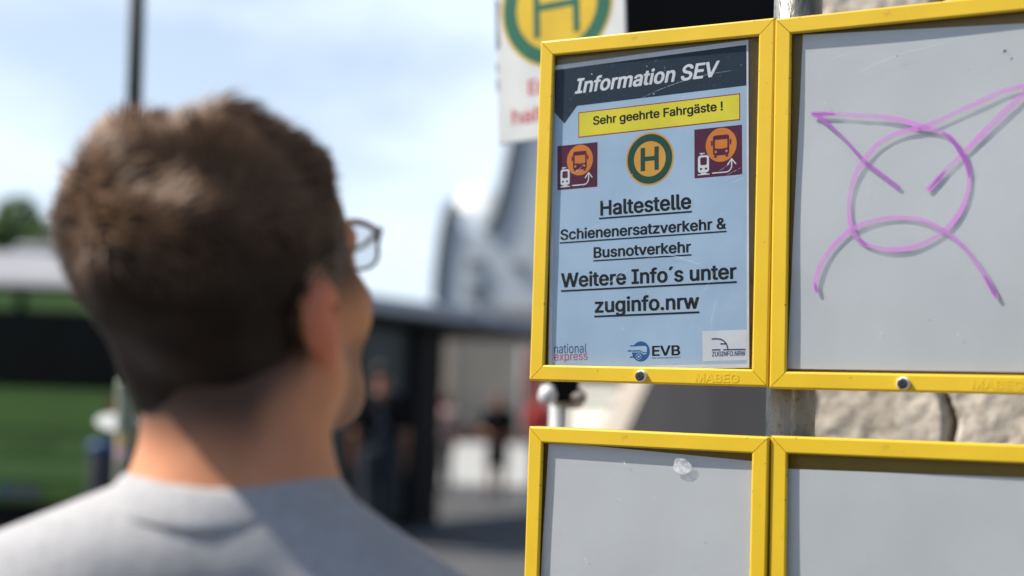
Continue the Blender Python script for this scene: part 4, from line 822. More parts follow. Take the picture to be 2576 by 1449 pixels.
# ------------------------------------------------------------------ stop sign on its own thin pole
M_SIGNW = mat('white sign plate', (0.74, 0.74, 0.72), (0.66, 0.66, 0.64), rough=0.4, scale=18)
M_SIGNY = mat('sign yellow', (0.80, 0.52, 0.02), rough=0.4, scale=20)
M_SIGNG = mat('sign green', (0.012, 0.14, 0.075), rough=0.4, scale=20)
M_SIGNR = mat('sign red', (0.62, 0.17, 0.16), rough=0.4, scale=20)
M_PALEMET = mat('pale painted metal', (0.55, 0.57, 0.58), (0.45, 0.47, 0.48), rough=0.45, scale=30)
def stop_sign():
    Y = 1.95
    c = at(1399, 12, Y)
    base = Vector((c.x, c.y + 0.03, 0))
    t = thing('bus_stop_sign', 'white bus stop plate with green ringed yellow H behind the blue notice case', 'bus stop sign', base)
    R = Matrix.Translation(c - base) @ Matrix.Rotation(rad(-30), 4, 'Z') @ Matrix.Rotation(-rad(3.4), 4, 'Y')
    def put(o): o.matrix_local = R; return o
    mb = MB(); mb.rbox((-0.098, 0, -0.186), (0.105, 0.0035, 0.112), 0.0012)
    plate = put(mb.build('sign_plate', M_SIGNW, t))
    def fl(depth, loops, name, m_): return put(Flat(depth).poly(loops).build(name, m_, t))
    r = 84.5
    fl(-0.3, [circ((0, 0), r + 3.5, n=80)], 'sign_disc', M_SIGNY)
    fl(-0.6, [circ((0, 0), r, n=80), circ((0, 0), r - 21, n=80)], 'green_ring', M_SIGNG)
    h = 43
    fl(-0.6, [[(-36, -h), (-26, -h), (-26, -5), (26, -5), (26, -h), (36, -h), (36, h), (26, h), (26, 5), (-26, 5), (-26, h), (-36, h)]], 'sign_letter', M_SIGNG)
    put(lettering('red_lettering', 'Ersatz-', (-47, 121), (47, 121), 21, M_SIGNR, t, -0.3))
    put(lettering('red_lettering', 'haltestelle', (-74, 160), (74, 160), 21, M_SIGNR, t, -0.3))
    w_ = Flat(-0.35)
    for (y0, y1, a) in ((-25, 52, 7), (66, 84, 3), (90, 112, 4)):
        w_.poly([[(-97.6, y0), (-97.6 + a, y0 + 6), (-97.6 + a * .6, (y0 + y1) / 2), (-97.6 + a, y1 - 8), (-97.6, y1)]])
    put(w_.build('worn_edge', mat('worn grey edge', (0.16, 0.16, 0.17), (0.3, 0.3, 0.3), scale=200), t))
    px = at(1407, 1030, Y).x - base.x
    MB().tube([(px, 0.0, 0), (px, 0.0, 2.15)], 0.0125, 20).build('sign_post', M_PALEMET, t, True)
    def rel(x, y): return at(x, y, Y) - base
    k = rel(1378, 997)
    MB().tube([k + Vector((-0.004, -0.006, 0)), (px, -0.006, k.z)], 0.011, 14).build('clamp_arm', M_SIGNW, t, True)
    MB().lathe([(0.0, -0.014), (0.009, -0.011), (0.0135, 0), (0.009, 0.011), (0.0, 0.014)], k + Vector((0.0, -0.01, 0.002)), 18).build('clamp_knob', M_SIGNW, t, True)
    k = rel(1440, 975)
    MB().rbox(k + Vector((-0.03, -0.014, -0.02)), k + Vector((0.008, 0.014, 0.02)), 0.004).build('clamp_block', M_DMETAL, t)
    k = rel(1442, 1003)
    MB().tube([(px, -0.002, k.z), k + Vector((0.006, -.002, 0))], 0.014, 14).build('clamp_sleeve', mat('tan clamp', (0.5, 0.42, 0.34), scale=20), t, True)
    k = rel(1466, 1000)
    MB().tube([(px, -0.02, k.z), k + Vector((0, -0.02, 0))], 0.0075, 14).build('clamp_bolt', M_DCONC, t, True)
    MB().box((px - 0.05, 0.008, rel(1400, 60).z), (px + 0.05, 0.0135, rel(1400, 60).z + 0.02)).build('plate_bracket', M_PALEMET, t)
stop_sign()

# ------------------------------------------------------------------ far beige wall, low brick wall, hall with swooping roof
M_BEIGE = mat('beige concrete wall', (0.43, 0.37, 0.30), (0.37, 0.315, 0.25), rough=0.95, scale=0.35, bump=0.15, bscale=6)
M_BRICK = mat('brown brick', (0.22, 0.12, 0.07), (0.13, 0.08, 0.055), rough=0.9, scale=3.0, bump=0.4)
t = thing('retaining_wall', 'high beige concrete wall at the far side of the pale paving', 'wall', (4.0, 52, 0), (0, 0, rad(-6)))
mb = MB(); mb.box((-7.2, 0, 0), (26, 0.7, 4.7)); mb.build('wall_face', M_BEIGE, t)
mb = MB(); mb.box((-7.3, -0.1, 4.702), (26.1, 0.8, 4.9)); mb.build('coping', M_BEIGE, t)
for k in range(8):
    x = -6.2 + 4.1 * k
    mb = MB(); mb.box((x, -0.16, 0.72), (x + 0.22, -0.002, 4.7)); mb.build('pilaster', M_BEIGE, t)
t = thing('low_brick_wall', 'low brown brick wall along the foot of the beige wall', 'wall', (3.0, 50.6, 0), (0, 0, rad(-4)))
mb = MB(); mb.box((-5.6, 0, 0), (20, 0.5, 0.62)); mb.build('wall_body', M_BRICK, t)
mb = MB(); mb.box((-5.65, -0.05, 0.622), (20.05, 0.55, 0.70)); mb.build('coping', M_DCONC, t)

M_FACADE = mat('grey metal facade', (0.57, 0.61, 0.645), (0.48, 0.52, 0.56), rough=0.5, scale=0.25, stretch=(1, 1, .3))
M_TRIM = mat('olive dark trim', (0.10, 0.105, 0.085), rough=0.6, scale=2)
M_VAULT = mat('white vault skin', (0.82, 0.83, 0.83), (0.76, 0.77, 0.77), rough=0.5, scale=0.3)
M_GLASSD = mat('dark window glass', (0.004, 0.005, 0.006), (0.007, 0.008, 0.009), rough=0.2, scale=2, spec=0.12)
M_GLASSB = mat('blue grey window glass', (0.10, 0.12, 0.14), (0.13, 0.15, 0.17), rough=0.2, scale=2)
def hall():
    Y = 80.0
    out = [(1098, 1010), (1099, 760), (1103, 690), (1112, 610), (1127, 540), (1139, 514), (1149, 520), (1153, 548), (1161, 574), (1175, 590), (1193, 597),
           (1210, 594), (1227, 583), (1243, 558), (1256, 520), (1268, 470), (1279, 420), (1290, 366), (1300, 318), (1309, 262), (1330, 200), (1390, 178), (1480, 178), (1486, 1010)]
    base = at(1290, 900, Y)
    t = thing('station_hall', 'grey hall with a deep swooping roofline behind the shelter', 'hall', (base.x, Y, 0))
    o = t.location
    yp = lambda x: Y - (x - base.x) * 0.28            # the front is turned towards the left
    def hp(x, y):
        q = at(x, y, Y)
        for _ in range(5): q = at(x, y, yp(q.x))
        return q
    pts = [hp(x, y) for x, y in out]
    poly = [(p.x, max(p.z, 0.0)) for p in pts]
    poly[0] = (poly[0][0], 0.0); poly[-1] = (poly[-1][0], 0.0)
    mb = MB(o)
    mb.prism(poly, lambda x, z, s: (x + 5 * s, yp(x) + 14 * s, z))
    mb.build('hall_body', M_FACADE, t)
    def trim(idx, name):
        mb = MB(o)
        P = smooth_path([poly[i] for i in idx], 4)
        L = Flat(0)
        rings = []
        for i, p in enumerate(P):
            a, b = Vector(P[max(i - 1, 0)]), Vector(P[min(i + 1, len(P) - 1)])
            d = (b - a).normalized(); n = Vector((-d.y, d.x)) * 0.26
            yy = yp(p[0])
            rings.append([(p[0] + n.x, yy - 0.25, p[1] + n.y), (p[0] + n.x, yy + 0.1, p[1] + n.y), (p[0] - n.x, yy + 0.1, p[1] - n.y), (p[0] - n.x, yy - 0.25, p[1] - n.y)])
        mb.loft(rings, True); mb.build(name, M_TRIM, t)
    trim([1, 2, 3, 4, 5, 6], 'roof_trim'); trim(range(12, 21), 'roof_trim')
    c0, c1 = at(1160, 560, Y + 10), at(1252, 500, Y + 10)
    cx, rx = (c0.x + c1.x) / 2, (c1.x - c0.x) / 2 * 2.1
    zt = at(1200, 488, Y + 10).z
    mb = MB(o)
    rings = []
    for s in range(9):
        yy = Y + 6 + s * 1.4
        rings.append([(cx + rx * math.cos(a), yy, zt - 7 + 7 * math.sin(a) ** 0.8) for a in [math.pi * k / 24 for k in range(25)]])
    mb.loft(rings, True, closed=False)
    mb.build('white_vault', M_VAULT, t, True)
    for (x0, y0, x1, y1) in ((1181, 654, 1216, 667), (1178, 714, 1224, 736), (1290, 660, 1320, 668)):
        a, b = hp(x0, y1), hp(x1, y0)
        def slab(xa, xb, za, zb, d0, d1):
            mb = MB(o); R_ = []
            for z in (za, zb): R_.append([(xa, yp(xa) - d0, z), (xb, yp(xb) - d0, z), (xb, yp(xb) + d1, z), (xa, yp(xa) + d1, z)])
            return mb.loft(R_, True)
        w = slab(a.x, b.x, a.z, b.z, .12, .05).build('window', M_GLASSB, t)
        slab(a.x - .1, b.x + .1, a.z - .1, a.z, .25, .02).build('sill', M_TRIM, w)
hall()

# ------------------------------------------------------------------ bus shelter
M_GREYF = mat('grey metal fascia', (0.40, 0.40, 0.43), (0.34, 0.34, 0.37), rough=0.45, scale=2)
M_DGLASS = mat('smoked glass', (0.045, 0.048, 0.047), (0.09, 0.095, 0.09), rough=0.3, scale=1.1, stretch=(4, 1, .5), spec=0.1)
def shelter():
    a, b = at(925, 784, 16.0), at(1345, 826, 19.4)
    a.z = b.z = 2.50
    base = Vector((b.x, b.y, 0))
    t = thing('bus_shelter', 'bus shelter with grey roof edge and dark glazed walls behind the man in black', 'bus shelter', (0, 0, 0))
    d = (b - a); d.z = 0; L = d.length; d.normalize(); n = Vector((-d.y, d.x, 0))
    a = a - d * 1.1; b = b + d * 1.4; L += 2.5
    t.location = (a.x, a.y, 0)
    t.rotation_euler = (0, 0, math.atan2(d.y, d.x))
    mb = MB(); mb.rbox((0, 0, 2.52), (L, 2.6, 2.71), 0.03); mb.build('roof_edge', M_GREYF, t)
    mb = MB(); mb.box((0.06, 0.06, 2.44), (L - 0.06, 2.54, 2.518)); mb.build('roof_underside', M_DMETAL, t)
    xc = lambda px: None
    # thick column
    def lx(px, py, yl):
        """local x where the sight line meets local depth yl"""
        p = at(px, py, 10.0) - Vector((0, 0, EYE)); o = Vector((0, 0, EYE)) - Vector((a.x, a.y, 0))
        s = (yl - (o.x * n.x + o.y * n.y)) / (p.x * n.x + p.y * n.y)
        q = o + p * s
        return q.x * d.x + q.y * d.y
    x0, x1 = lx(1034, 1050, 0.35), lx(1104, 1050, 0.35)
    mb = MB(); mb.rbox((x0, 0.30, 0.0), (x1, 0.62, 2.438), 0.02); mb.build('column', M_DMETAL, t)
    x2 = 0.3
    for (p0, p1) in ((x2, (x2 + x0) / 2 - .04), ((x2 + x0) / 2 + .04, x0 - 0.02)):
        mb = MB(); mb.box((p0, 0.42, 0.12), (p1, 0.435, 2.38)); gl = mb.build('glass_panel', M_DGLASS, t)
        mb = MB(); mb.box((p0, 0.41, 0.06), (p1, 0.445, 0.118)); mb.build('lower_rail', M_DMETAL, gl)
        mb = MB(); mb.box((p0, 0.41, 2.382), (p1, 0.445, 2.436)); mb.build('upper_rail', M_DMETAL, gl)
    mb = MB(); mb.box(((x2 + x0) / 2 - .038, 0.38, 0), ((x2 + x0) / 2 + .038, 0.48, 2.438)); mb.build('mullion', M_DMETAL, t)
    mb = MB(); mb.box((x2, 2.2, 0.1), (x0 + 0.3, 2.23, 2.436)); mb.build('back_panel', M_DMETAL, t)
    mb = MB(); mb.box((0.2, 2.0, 0), (0.3, 2.3, 2.438)); mb.build('post', M_DMETAL, t)
    mb = MB(); mb.box((x2 + .3, 1.5, 0.43), (x0 - .3, 1.85, 0.47)); mb.box((x2 + .5, 1.6, 0), (x2 + .56, 1.75, .43)); mb.box((x0 - .56, 1.6, 0), (x0 - .5, 1.75, .43)); mb.build('bench_seat', M_GREYF, t)
    xb = lx(1209, 763, 0.0)
    M_GLOBE = mat('chrome ball', (0.9, 0.9, 0.9), rough=0.07, metal=1.0, scale=3)
    MB().lathe([(0.0, -0.055), (0.033, -0.044), (0.051, -0.019), (0.055, 0), (0.051, 0.019), (0.033, 0.044), (0.0, 0.055)], (xb, -0.05, 2.60), 32).build('dome_mirror', M_GLOBE, t, True)  # chrome ball added to catch the sun as a bright glint
    mb = MB(); mb.box((L - 0.5, 2.1, 0), (L - 0.38, 2.25, 2.438)); mb.build('post', M_DMETAL, t)
shelter()

# ------------------------------------------------------------------ left: bus, lamp post, bin, tree
M_BUSG = mat('bus green paint', (0.15, 0.275, 0.042), (0.13, 0.24, 0.036), rough=0.3, scale=1.2, coat=0.5)
M_BUSD = mat('bus dark green paint', (0.125, 0.23, 0.034), rough=0.35, scale=1.2)
M_BUSL = mat('bus pale green band', (0.20, 0.34, 0.08), rough=0.3, scale=1.2)
M_BUSR = mat('bus roof grey', (0.33, 0.325, 0.335), (0.28, 0.275, 0.285), rough=0.5, scale=1.5)
M_RUB = mat('tyre rubber', (0.02, 0.02, 0.02), rough=0.9, scale=20)
def bus():
    Y = 15.1
    H = lambda y: EYE + (963 - y) * Y / F_PX
    xr = at(338, 1000, Y).x
    w = 2.55
    t = thing('city_bus', 'green city bus with grey roof waiting at the left', 'bus', (xr - w / 2, Y, 0), (0, 0, rad(0)))
    def b(x0, y0, z0, x1, y1, z1, name, m_, r=0.03, parent=t):
        mb = MB(); mb.rbox((x0, y0, z0), (x1, y1, z1), r); return mb.build(name, m_, parent)
    h = w / 2
    b(-h, 0.05, 0.34, h, 11.6, H(748), 'body', M_BUSG, 0.08)
    b(-h + .05, 0.35, 0.18, h - .05, 11.4, 0.345, 'underbody', M_DMETAL)
    mb = MB()
    prof = [(0.02, H(722)), (0.05, H(706)), (0.35, H(660)), (0.9, H(618)), (1.6, H(608)), (11.3, H(608)), (11.5, H(700)), (11.5, H(722))]
    A = [(-h + .03, y, z) for y, z in prof]; B = [(h - .03, y, z) for y, z in prof]
    mb.loft([A, B], True); mb.build('roof', M_BUSR, t)
    b(-h + .3, 2.5, H(609), h - .3, 5.0, H(609) + 0.22, 'roof_unit', M_BUSR, .05)
    b(-h - .005, 0.015, H(738), h + .005, 11.5, H(721), 'gutter_band', M_DMETAL, .01)
    b(-h + .05, -0.005, H(782), h - .05, 0.047, H(741), 'header_panel', M_BUSG, .01)
    xd = at(54, 760, Y).x - (xr - h)
    b(xd - 0.045, -0.03, H(784), xd + 0.045, -0.007, H(740), 'header_divider', M_DMETAL, .005)
    b(-h + .04, -0.01, H(972), h - .04, 0.046, H(785), 'rear_window', M_GLASSD, .01)
    b(-h + .05, -0.035, H(975), h - .05, -0.012, H(966), 'window_seal', M_DMETAL, .004)
    b(-h, -0.02, H(1083), h, 0.046, H(978), 'engine_cover', M_BUSG, .02)
    b(-h + .02, 0.0, H(1094), h - .02, 0.046, H(1084), 'panel_gap', M_BUSD, .004)
    b(-h, -0.03, H(1160), h, 0.046, H(1095), 'lower_panel', M_BUSG, .02)
    b(-h, -0.06, H(1206), h, 0.046, H(1161), 'bumper_band', M_BUSL, .03)
    b(-h + .02, -0.05, H(1262), h - .02, 0.046, H(1207), 'bumper', M_BUSD, .03)
    b(-h + .04, -0.03, 0.2, h - .04, 0.3, H(1263), 'bumper_skirt', M_DMETAL, .02)
    # maker's letters pressed in the panel, worn past reading
    for k, px in enumerate((22, 52, 80, 108, 134)):
        x = at(px, 1120, Y).x - (xr - h)
        mb = MB(); mb.box((x - .04, -0.036, H(1142)), (x - .015, -0.0305, H(1102))); mb.box((x - .013, -0.036, H(1142)), (x + .035, -0.0305, H(1135))); mb.box((x + .02, -0.036, H(1134)), (x + .04, -0.0305, H(1106)))
        mb.build('panel_mark', M_BUSD, t)
    x0, x1 = at(8, 1230, Y).x - (xr - h), at(104, 1230, Y).x - (xr - h)
    pl_ = b(x0, -0.075, H(1250), x1, -0.052, H(1219), 'number_plate', mat('grey plate', (0.13, 0.13, 0.145), scale=8), .004)
    b(x0 - .001, -0.078, H(1249), x0 + 0.05, -0.0755, H(1220), 'plate_band', M_LOGOB, .001, pl_)
    for sx in (-1, 1):
        b(sx * (h - .16) - .09, -0.055, H(1080), sx * (h - .16) + .09, -0.021, H(1000), 'rear_lamp', mat('lamp red', (0.35, 0.02, 0.02), rough=.2), .01)
    for yy in (3.0, 8.8):
        for sx in (-1, 1):
            mb = MB(); xx = sx * (h - 0.15)
            prof = [(0.28, -.14), (0.48, -.14), (0.5, -.1), (0.5, .1), (0.48, .14), (0.28, .14)]
            rings = []
            for (r, hh) in prof: rings.append([(xx + hh, yy + r * math.cos(2 * math.pi * k / 28), 0.5 + r * math.sin(2 * math.pi * k / 28)) for k in range(28)])
            mb.loft(rings, False); ty = mb.build('wheel', M_RUB, t, True)
            mb = MB(); mb.loft([[(xx + sx * q, yy + r * math.cos(2 * math.pi * k / 28), 0.5 + r * math.sin(2 * math.pi * k / 28)) for k in range(28)] for r, q in ((.28, .14), (.24, .1), (.1, .13), (.02, .13))], True); mb.build('rim', M_PALEMET, ty, True)
    for sx in (-1, 1):
        mb = MB(); mb.box((sx * h - .004, 0.8, 1.25), (sx * h + .004, 11.0, 2.35)); mb.build('side_window', M_GLASSD, t)
bus()

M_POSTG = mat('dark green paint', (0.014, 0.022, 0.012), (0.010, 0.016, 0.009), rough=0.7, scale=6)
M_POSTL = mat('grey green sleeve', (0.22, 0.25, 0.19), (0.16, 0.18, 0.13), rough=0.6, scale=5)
def slim_post():
    Y = 4.2
    p0, p1 = at(345, 0, Y), at(313, 1100, Y)
    dirv = (p0 - p1) / (p0.z - p1.z)
    g0 = p1 - dirv * p1.z
    P = lambda z: dirv * z
    t = thing('sign_post', 'slim dark green post with a paler foot rising behind the man in grey', 'post', g0)
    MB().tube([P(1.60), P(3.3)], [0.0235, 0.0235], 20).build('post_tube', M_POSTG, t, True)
    MB().tube([P(0), P(1.60), P(1.615)], [0.026, 0.026, 0.0238], 20).build('post_sleeve', M_POSTL, t, True)  # lower length, slightly thicker, in a paler grey green
    q = P(3.3); MB().lathe([(0.0235, 0), (0.026, .004), (0.026, .02), (0.012, .03), (0, .031)], q, 20).build('post_cap', M_POSTG, t, True)
    rel = lambda x, y, dy: at(x, y, Y + dy) - g0
    c = rel(290, 1062, 0.034)
    pts = [(c.x + 0.110 * math.cos(a), c.z + 0.027 * math.sin(a)) for a in [2 * math.pi * k / 36 for k in range(36)]]
    mb = MB(); mb.prism(pts, lambda x, z, s: (c.x + (x - c.x) * .80 + .004 * s, c.y + 0.034 - (x - c.x) * .60 + 0.005 * s, z)); mb.build('oval_plate', M_SIGNW, t)
    for (y, col, nm) in ((1108, (0.62, 0.42, 0.16), 'yellow sticker'), (1140, (0.60, 0.38, 0.42), 'pink sticker')):
        c = rel(312, y, 0)
        mb = MB(); n = 9
        A = [(c.x + .0268 * math.sin(a), c.y - .0268 * math.cos(a), c.z - .018) for a in np.linspace(-.75, .75, n)]
        B = [(x, yy, z + .034) for x, yy, z in A]
        mb.loft([A, B], closed=False); mb.build('sticker', mat(nm, col, scale=30), t, True)
slim_post()

def litter_bin():
    Y = 12.0
    c = at(262, 1110, Y)
    M_BIN = mat('black bin shell', (0.014, 0.016, 0.02), rough=0.5, scale=6)
    M_BINB = mat('blue bin rim', (0.012, 0.05, 0.16), rough=0.4, scale=6)
    t = thing('litter_bin', 'slim black litter bin with a blue rim beside the slim post', 'litter bin', (c.x, c.y, 0))
    MB().lathe([(0.11, 0.0), (0.118, 0.05), (0.122, c.z - .09), (0.115, c.z - .07)], (0, 0, 0), 24).build('bin_body', M_BIN, t, True)
    MB().lathe([(0.127, c.z - .085), (0.13, c.z - .07), (0.13, c.z - .02), (0.11, c.z), (0.0, c.z + .012)], (0, 0, 0), 24).build('bin_lid', M_BINB, t, True)
    MB().lathe([(0.12, 0.10), (0.125, 0.11), (0.125, 0.15), (0.12, 0.16)], (0, 0, 0), 24).build('bin_band', M_PALEMET, t, True)
litter_bin()

M_BARK = mat('bark', (0.12, 0.085, 0.06), (0.07, 0.05, 0.035), rough=0.95, scale=8, bump=0.5, stretch=(1, 1, .2))
def leaf_mat(name, c):
    m_ = mat(name, c, tuple(x * 0.55 for x in c), rough=0.6, scale=1.7, detail=3)
    return m_
M_LEAF = leaf_mat('leaf green', (0.095, 0.19, 0.03))
def tree(label, c, R, n, seed, trunk_h):
    r = np.random.default_rng(seed)
    t = thing('leafy_tree', label, 'tree', (c.x, c.y, 0), None, 'trees behind the bus')
    P = [(0, 0, 0), (0.1, 0, trunk_h * .5), (0, .1, trunk_h), (.2, 0, c.z)]
    mb = MB(); mb.tube(P, [.28, .22, .18, .08], 12)
    for k in range(7):
        a = k * 2.4; e = Vector((math.cos(a) * R * .6, math.sin(a) * R * .6, c.z + (k % 3 - 1) * .5))
        mb.tube([(0, .1, trunk_h * .9 + .1 * k), e * .5 + Vector((0, 0, c.z * .4)), e], [.09, .06, .025], 7)
    mb.build('trunk', M_BARK, t, True)
    vs, fs = [], []
    cl = [(np.array([r.normal(0, .5) * R, r.normal(0, .5) * R, c.z + r.normal(0, .36) * R]), R * r.uniform(.28, .5)) for _ in range(16)]
    for k in range(n):
        cc, rr = cl[k % len(cl)]
        d = r.normal(size=3); d /= np.linalg.norm(d)
        p = cc + d * rr * r.uniform(.55, 1.0) ** .5
        a = r.normal(size=3); a /= np.linalg.norm(a); b = np.cross(a, d + r.normal(size=3) * .5); b /= np.linalg.norm(b)
        s = r.uniform(.09, .17)
        i = len(vs)
        vs += [p - a * s, p + b * s * .5, p + a * s, p - b * s * .5]
        fs.append((i, i + 1, i + 2, i + 3))
    mesh_obj('crown', vs, fs, M_LEAF, t)
tree('bushy green tree behind the bus at the left edge', at(40, 640, 52) , 2.0, 9000, 3, 4.2)
tree('taller green tree half hidden behind the left edge of the bus roof', at(-190, 600, 56), 3.0, 9000, 4, 4.2)
# ------------------------------------------------------------------ people: smooth bodies from blended volumes
class Field:
    """A signed distance grid; shapes are blended into it and the zero surface becomes one continuous mesh."""
    def __init__(s, lo, hi, h):
        s.lo, s.h = np.array(lo, float), h
        s.n = np.ceil((np.array(hi) - s.lo) / h).astype(int) + 1
        s.F = np.full(tuple(s.n), 0.3, np.float32)
    def win(s, lo, hi):
        a = np.clip(np.floor((np.array(lo) - s.lo) / s.h).astype(int), 0, s.n)
        b = np.clip(np.ceil((np.array(hi) - s.lo) / s.h).astype(int) + 1, 0, s.n)
        ax = [s.lo[i] + s.h * np.arange(a[i], b[i], dtype=np.float32) for i in range(3)]
        sl = tuple(slice(a[i], b[i]) for i in range(3))
        if any(len(q) == 0 for q in ax): return None, None
        return sl, np.meshgrid(*[q.astype(np.float32) for q in ax], indexing='ij')
    def _mix(s, sl, d, k, sub):
        A = s.F[sl]
        if sub:
            d = -d
            h = np.maximum(k - np.abs(A - d), 0) / k
            s.F[sl] = np.maximum(A, d) + h * h * k * .25
        else:
            h = np.maximum(k - np.abs(A - d), 0) / k
            s.F[sl] = np.minimum(A, d) - h * h * k * .25
    def ell(s, c, r, k=0.02, R=None, sub=False, grow=0.0):
        r = np.array(r) + grow; c = np.array(c, float)
        m_ = max(r) + k + .03
        sl, G = s.win(c - m_, c + m_)
        if sl is None: return s
        p = [G[i] - c[i] for i in range(3)]
        if R is not None:
            R = np.array(R); p = [R[0, i] * p[0] + R[1, i] * p[1] + R[2, i] * p[2] for i in range(3)]
        k0 = np.sqrt(sum((p[i] / r[i]) ** 2 for i in range(3))) + 1e-6
        k1 = np.sqrt(sum((p[i] / r[i] ** 2) ** 2 for i in range(3))) + 1e-6
        s._mix(sl, k0 * (k0 - 1) / k1, k, sub); return s
    def cone(s, a, b, ra, rb, k=0.02, sub=False, grow=0.0):
        a, b = np.array(a, float), np.array(b, float); ra += grow; rb += grow
        m_ = max(ra, rb) + k + .03
        sl, G = s.win(np.minimum(a, b) - m_, np.maximum(a, b) + m_)
        if sl is None: return s
        d = b - a; L = float(d @ d) + 1e-9
        t = np.clip(sum((G[i] - a[i]) * d[i] for i in range(3)) / L, 0, 1)
        dist = np.sqrt(sum((G[i] - a[i] - t * d[i]) ** 2 for i in range(3))) - (ra + (rb - ra) * t)
        s._mix(sl, dist, k, sub); return s
    def cut(s, p, nrm, k=0.006):
        """Remove everything on the side nrm points to."""
        nrm = np.array(nrm, float); nrm /= np.linalg.norm(nrm)
        sl, G = s.win(s.lo, s.lo + s.n * s.h)
        d = -sum((G[i] - p[i]) * nrm[i] for i in range(3))
        s._mix(sl, d, k, True); return s
    def surface(s):
        F = np.pad(s.F, 1, constant_values=0.3); h = s.h; lo = s.lo - h
        ins = F < 0
        nx, ny, nz = F.shape
        cs = np.zeros((nx - 1, ny - 1, nz - 1), np.int8)
        for i in (0, 1):
            for j in (0, 1):
                for k in (0, 1): cs += ins[i:nx - 1 + i, j:ny - 1 + j, k:nz - 1 + k]
        act = (cs > 0) & (cs < 8)
        ids = np.full(act.shape, -1, np.int64); I = np.argwhere(act); ids[act] = np.arange(len(I))
        acc = np.zeros((len(I), 3)); cnt = np.zeros(len(I))
        corners = [(i, j, k) for i in (0, 1) for j in (0, 1) for k in (0, 1)]
        for a in corners:
            for ax_ in range(3):
                if a[ax_] == 1: continue
                b = list(a); b[ax_] = 1
                fa = F[I[:, 0] + a[0], I[:, 1] + a[1], I[:, 2] + a[2]]; fb = F[I[:, 0] + b[0], I[:, 1] + b[1], I[:, 2] + b[2]]
                c = (fa < 0) != (fb < 0)
                t = fa[c] / (fa[c] - fb[c])
                P = np.repeat(np.array([a], float), c.sum(), 0); P[:, ax_] += t
                acc[c] += P; cnt[c] += 1
        V = lo + h * (I + acc / cnt[:, None])
        faces = []
        for ax_ in range(3):
            u, v = (ax_ + 1) % 3, (ax_ + 2) % 3
            sa = [slice(None)] * 3; sb = [slice(None)] * 3
            sa[ax_] = slice(0, -1); sb[ax_] = slice(1, None)
            ch = ins[tuple(sa)] != ins[tuple(sb)]
            E_ = np.argwhere(ch)
            E_ = E_[(E_[:, u] > 0) & (E_[:, v] > 0) & (E_[:, u] < F.shape[u] - 1) & (E_[:, v] < F.shape[v] - 1)]
            q = []
            for du, dv in ((-1, -1), (0, -1), (0, 0), (-1, 0)):
                p = E_.copy(); p[:, u] += du; p[:, v] += dv
                q.append(ids[p[:, 0], p[:, 1], p[:, 2]])
            q = np.stack(q, 1)
            fl = ins[E_[:, 0], E_[:, 1], E_[:, 2]]
            q[~fl] = q[~fl][:, ::-1]
            faces.append(q)
        return V, np.vstack(faces)

def np_mesh(name, V, Fq, material, parent, smooth=True):
    me = bpy.data.meshes.new(name)
    me.vertices.add(len(V)); me.vertices.foreach_set('co', np.asarray(V, np.float32).ravel())
    me.loops.add(Fq.size); me.loops.foreach_set('vertex_index', Fq.astype(np.int32).ravel())
    me.polygons.add(len(Fq)); me.polygons.foreach_set('loop_start', np.arange(0, Fq.size, Fq.shape[1], dtype=np.int32))
    me.update(calc_edges=True); me.validate()
    if smooth: me.polygons.foreach_set('use_smooth', [True] * len(me.polygons))
    me.materials.append(material)
    o = bpy.data.objects.new(name, me); COL.objects.link(o)
    if parent is not None: o.parent = parent
    return o

def skin_mat(name, tone, stub=(0.022, 0.010, 0.006)):
    m_ = mat(name, tone, tuple(c * .86 for c in tone), rough=0.48, scale=35, sss=0.25, bump=0.05, bscale=400, spec=0.4)
    n = m_.node_tree; b = n.nodes['Principled BSDF']
    src = b.inputs['Base Color'].links[0].from_socket
    a = n.nodes.new('ShaderNodeAttribute'); a.attribute_name = 'stubble'
    mx_ = n.nodes.new('ShaderNodeMixRGB'); mx_.inputs['Color2'].default_value = (*stub, 1)
    n.links.new(a.outputs['Fac'], mx_.inputs['Fac']); n.links.new(src, mx_.inputs['Color1'])
    a2 = n.nodes.new('ShaderNodeAttribute'); a2.attribute_name = 'flush'
    m2 = n.nodes.new('ShaderNodeMixRGB'); m2.inputs['Color2'].default_value = (0.78, 0.20, 0.11, 1)
    n.links.new(a2.outputs['Fac'], m2.inputs['Fac']); n.links.new(mx_.outputs[0], m2.inputs['Color1'])
    n.links.new(m2.outputs[0], b.inputs['Base Color'])
    return m_

def rotm(yaw, pitch, roll=0.0):
    return np.array((Matrix.Rotation(yaw, 3, 'Z') @ Matrix.Rotation(pitch, 3, 'X') @ Matrix.Rotation(roll, 3, 'Y')))

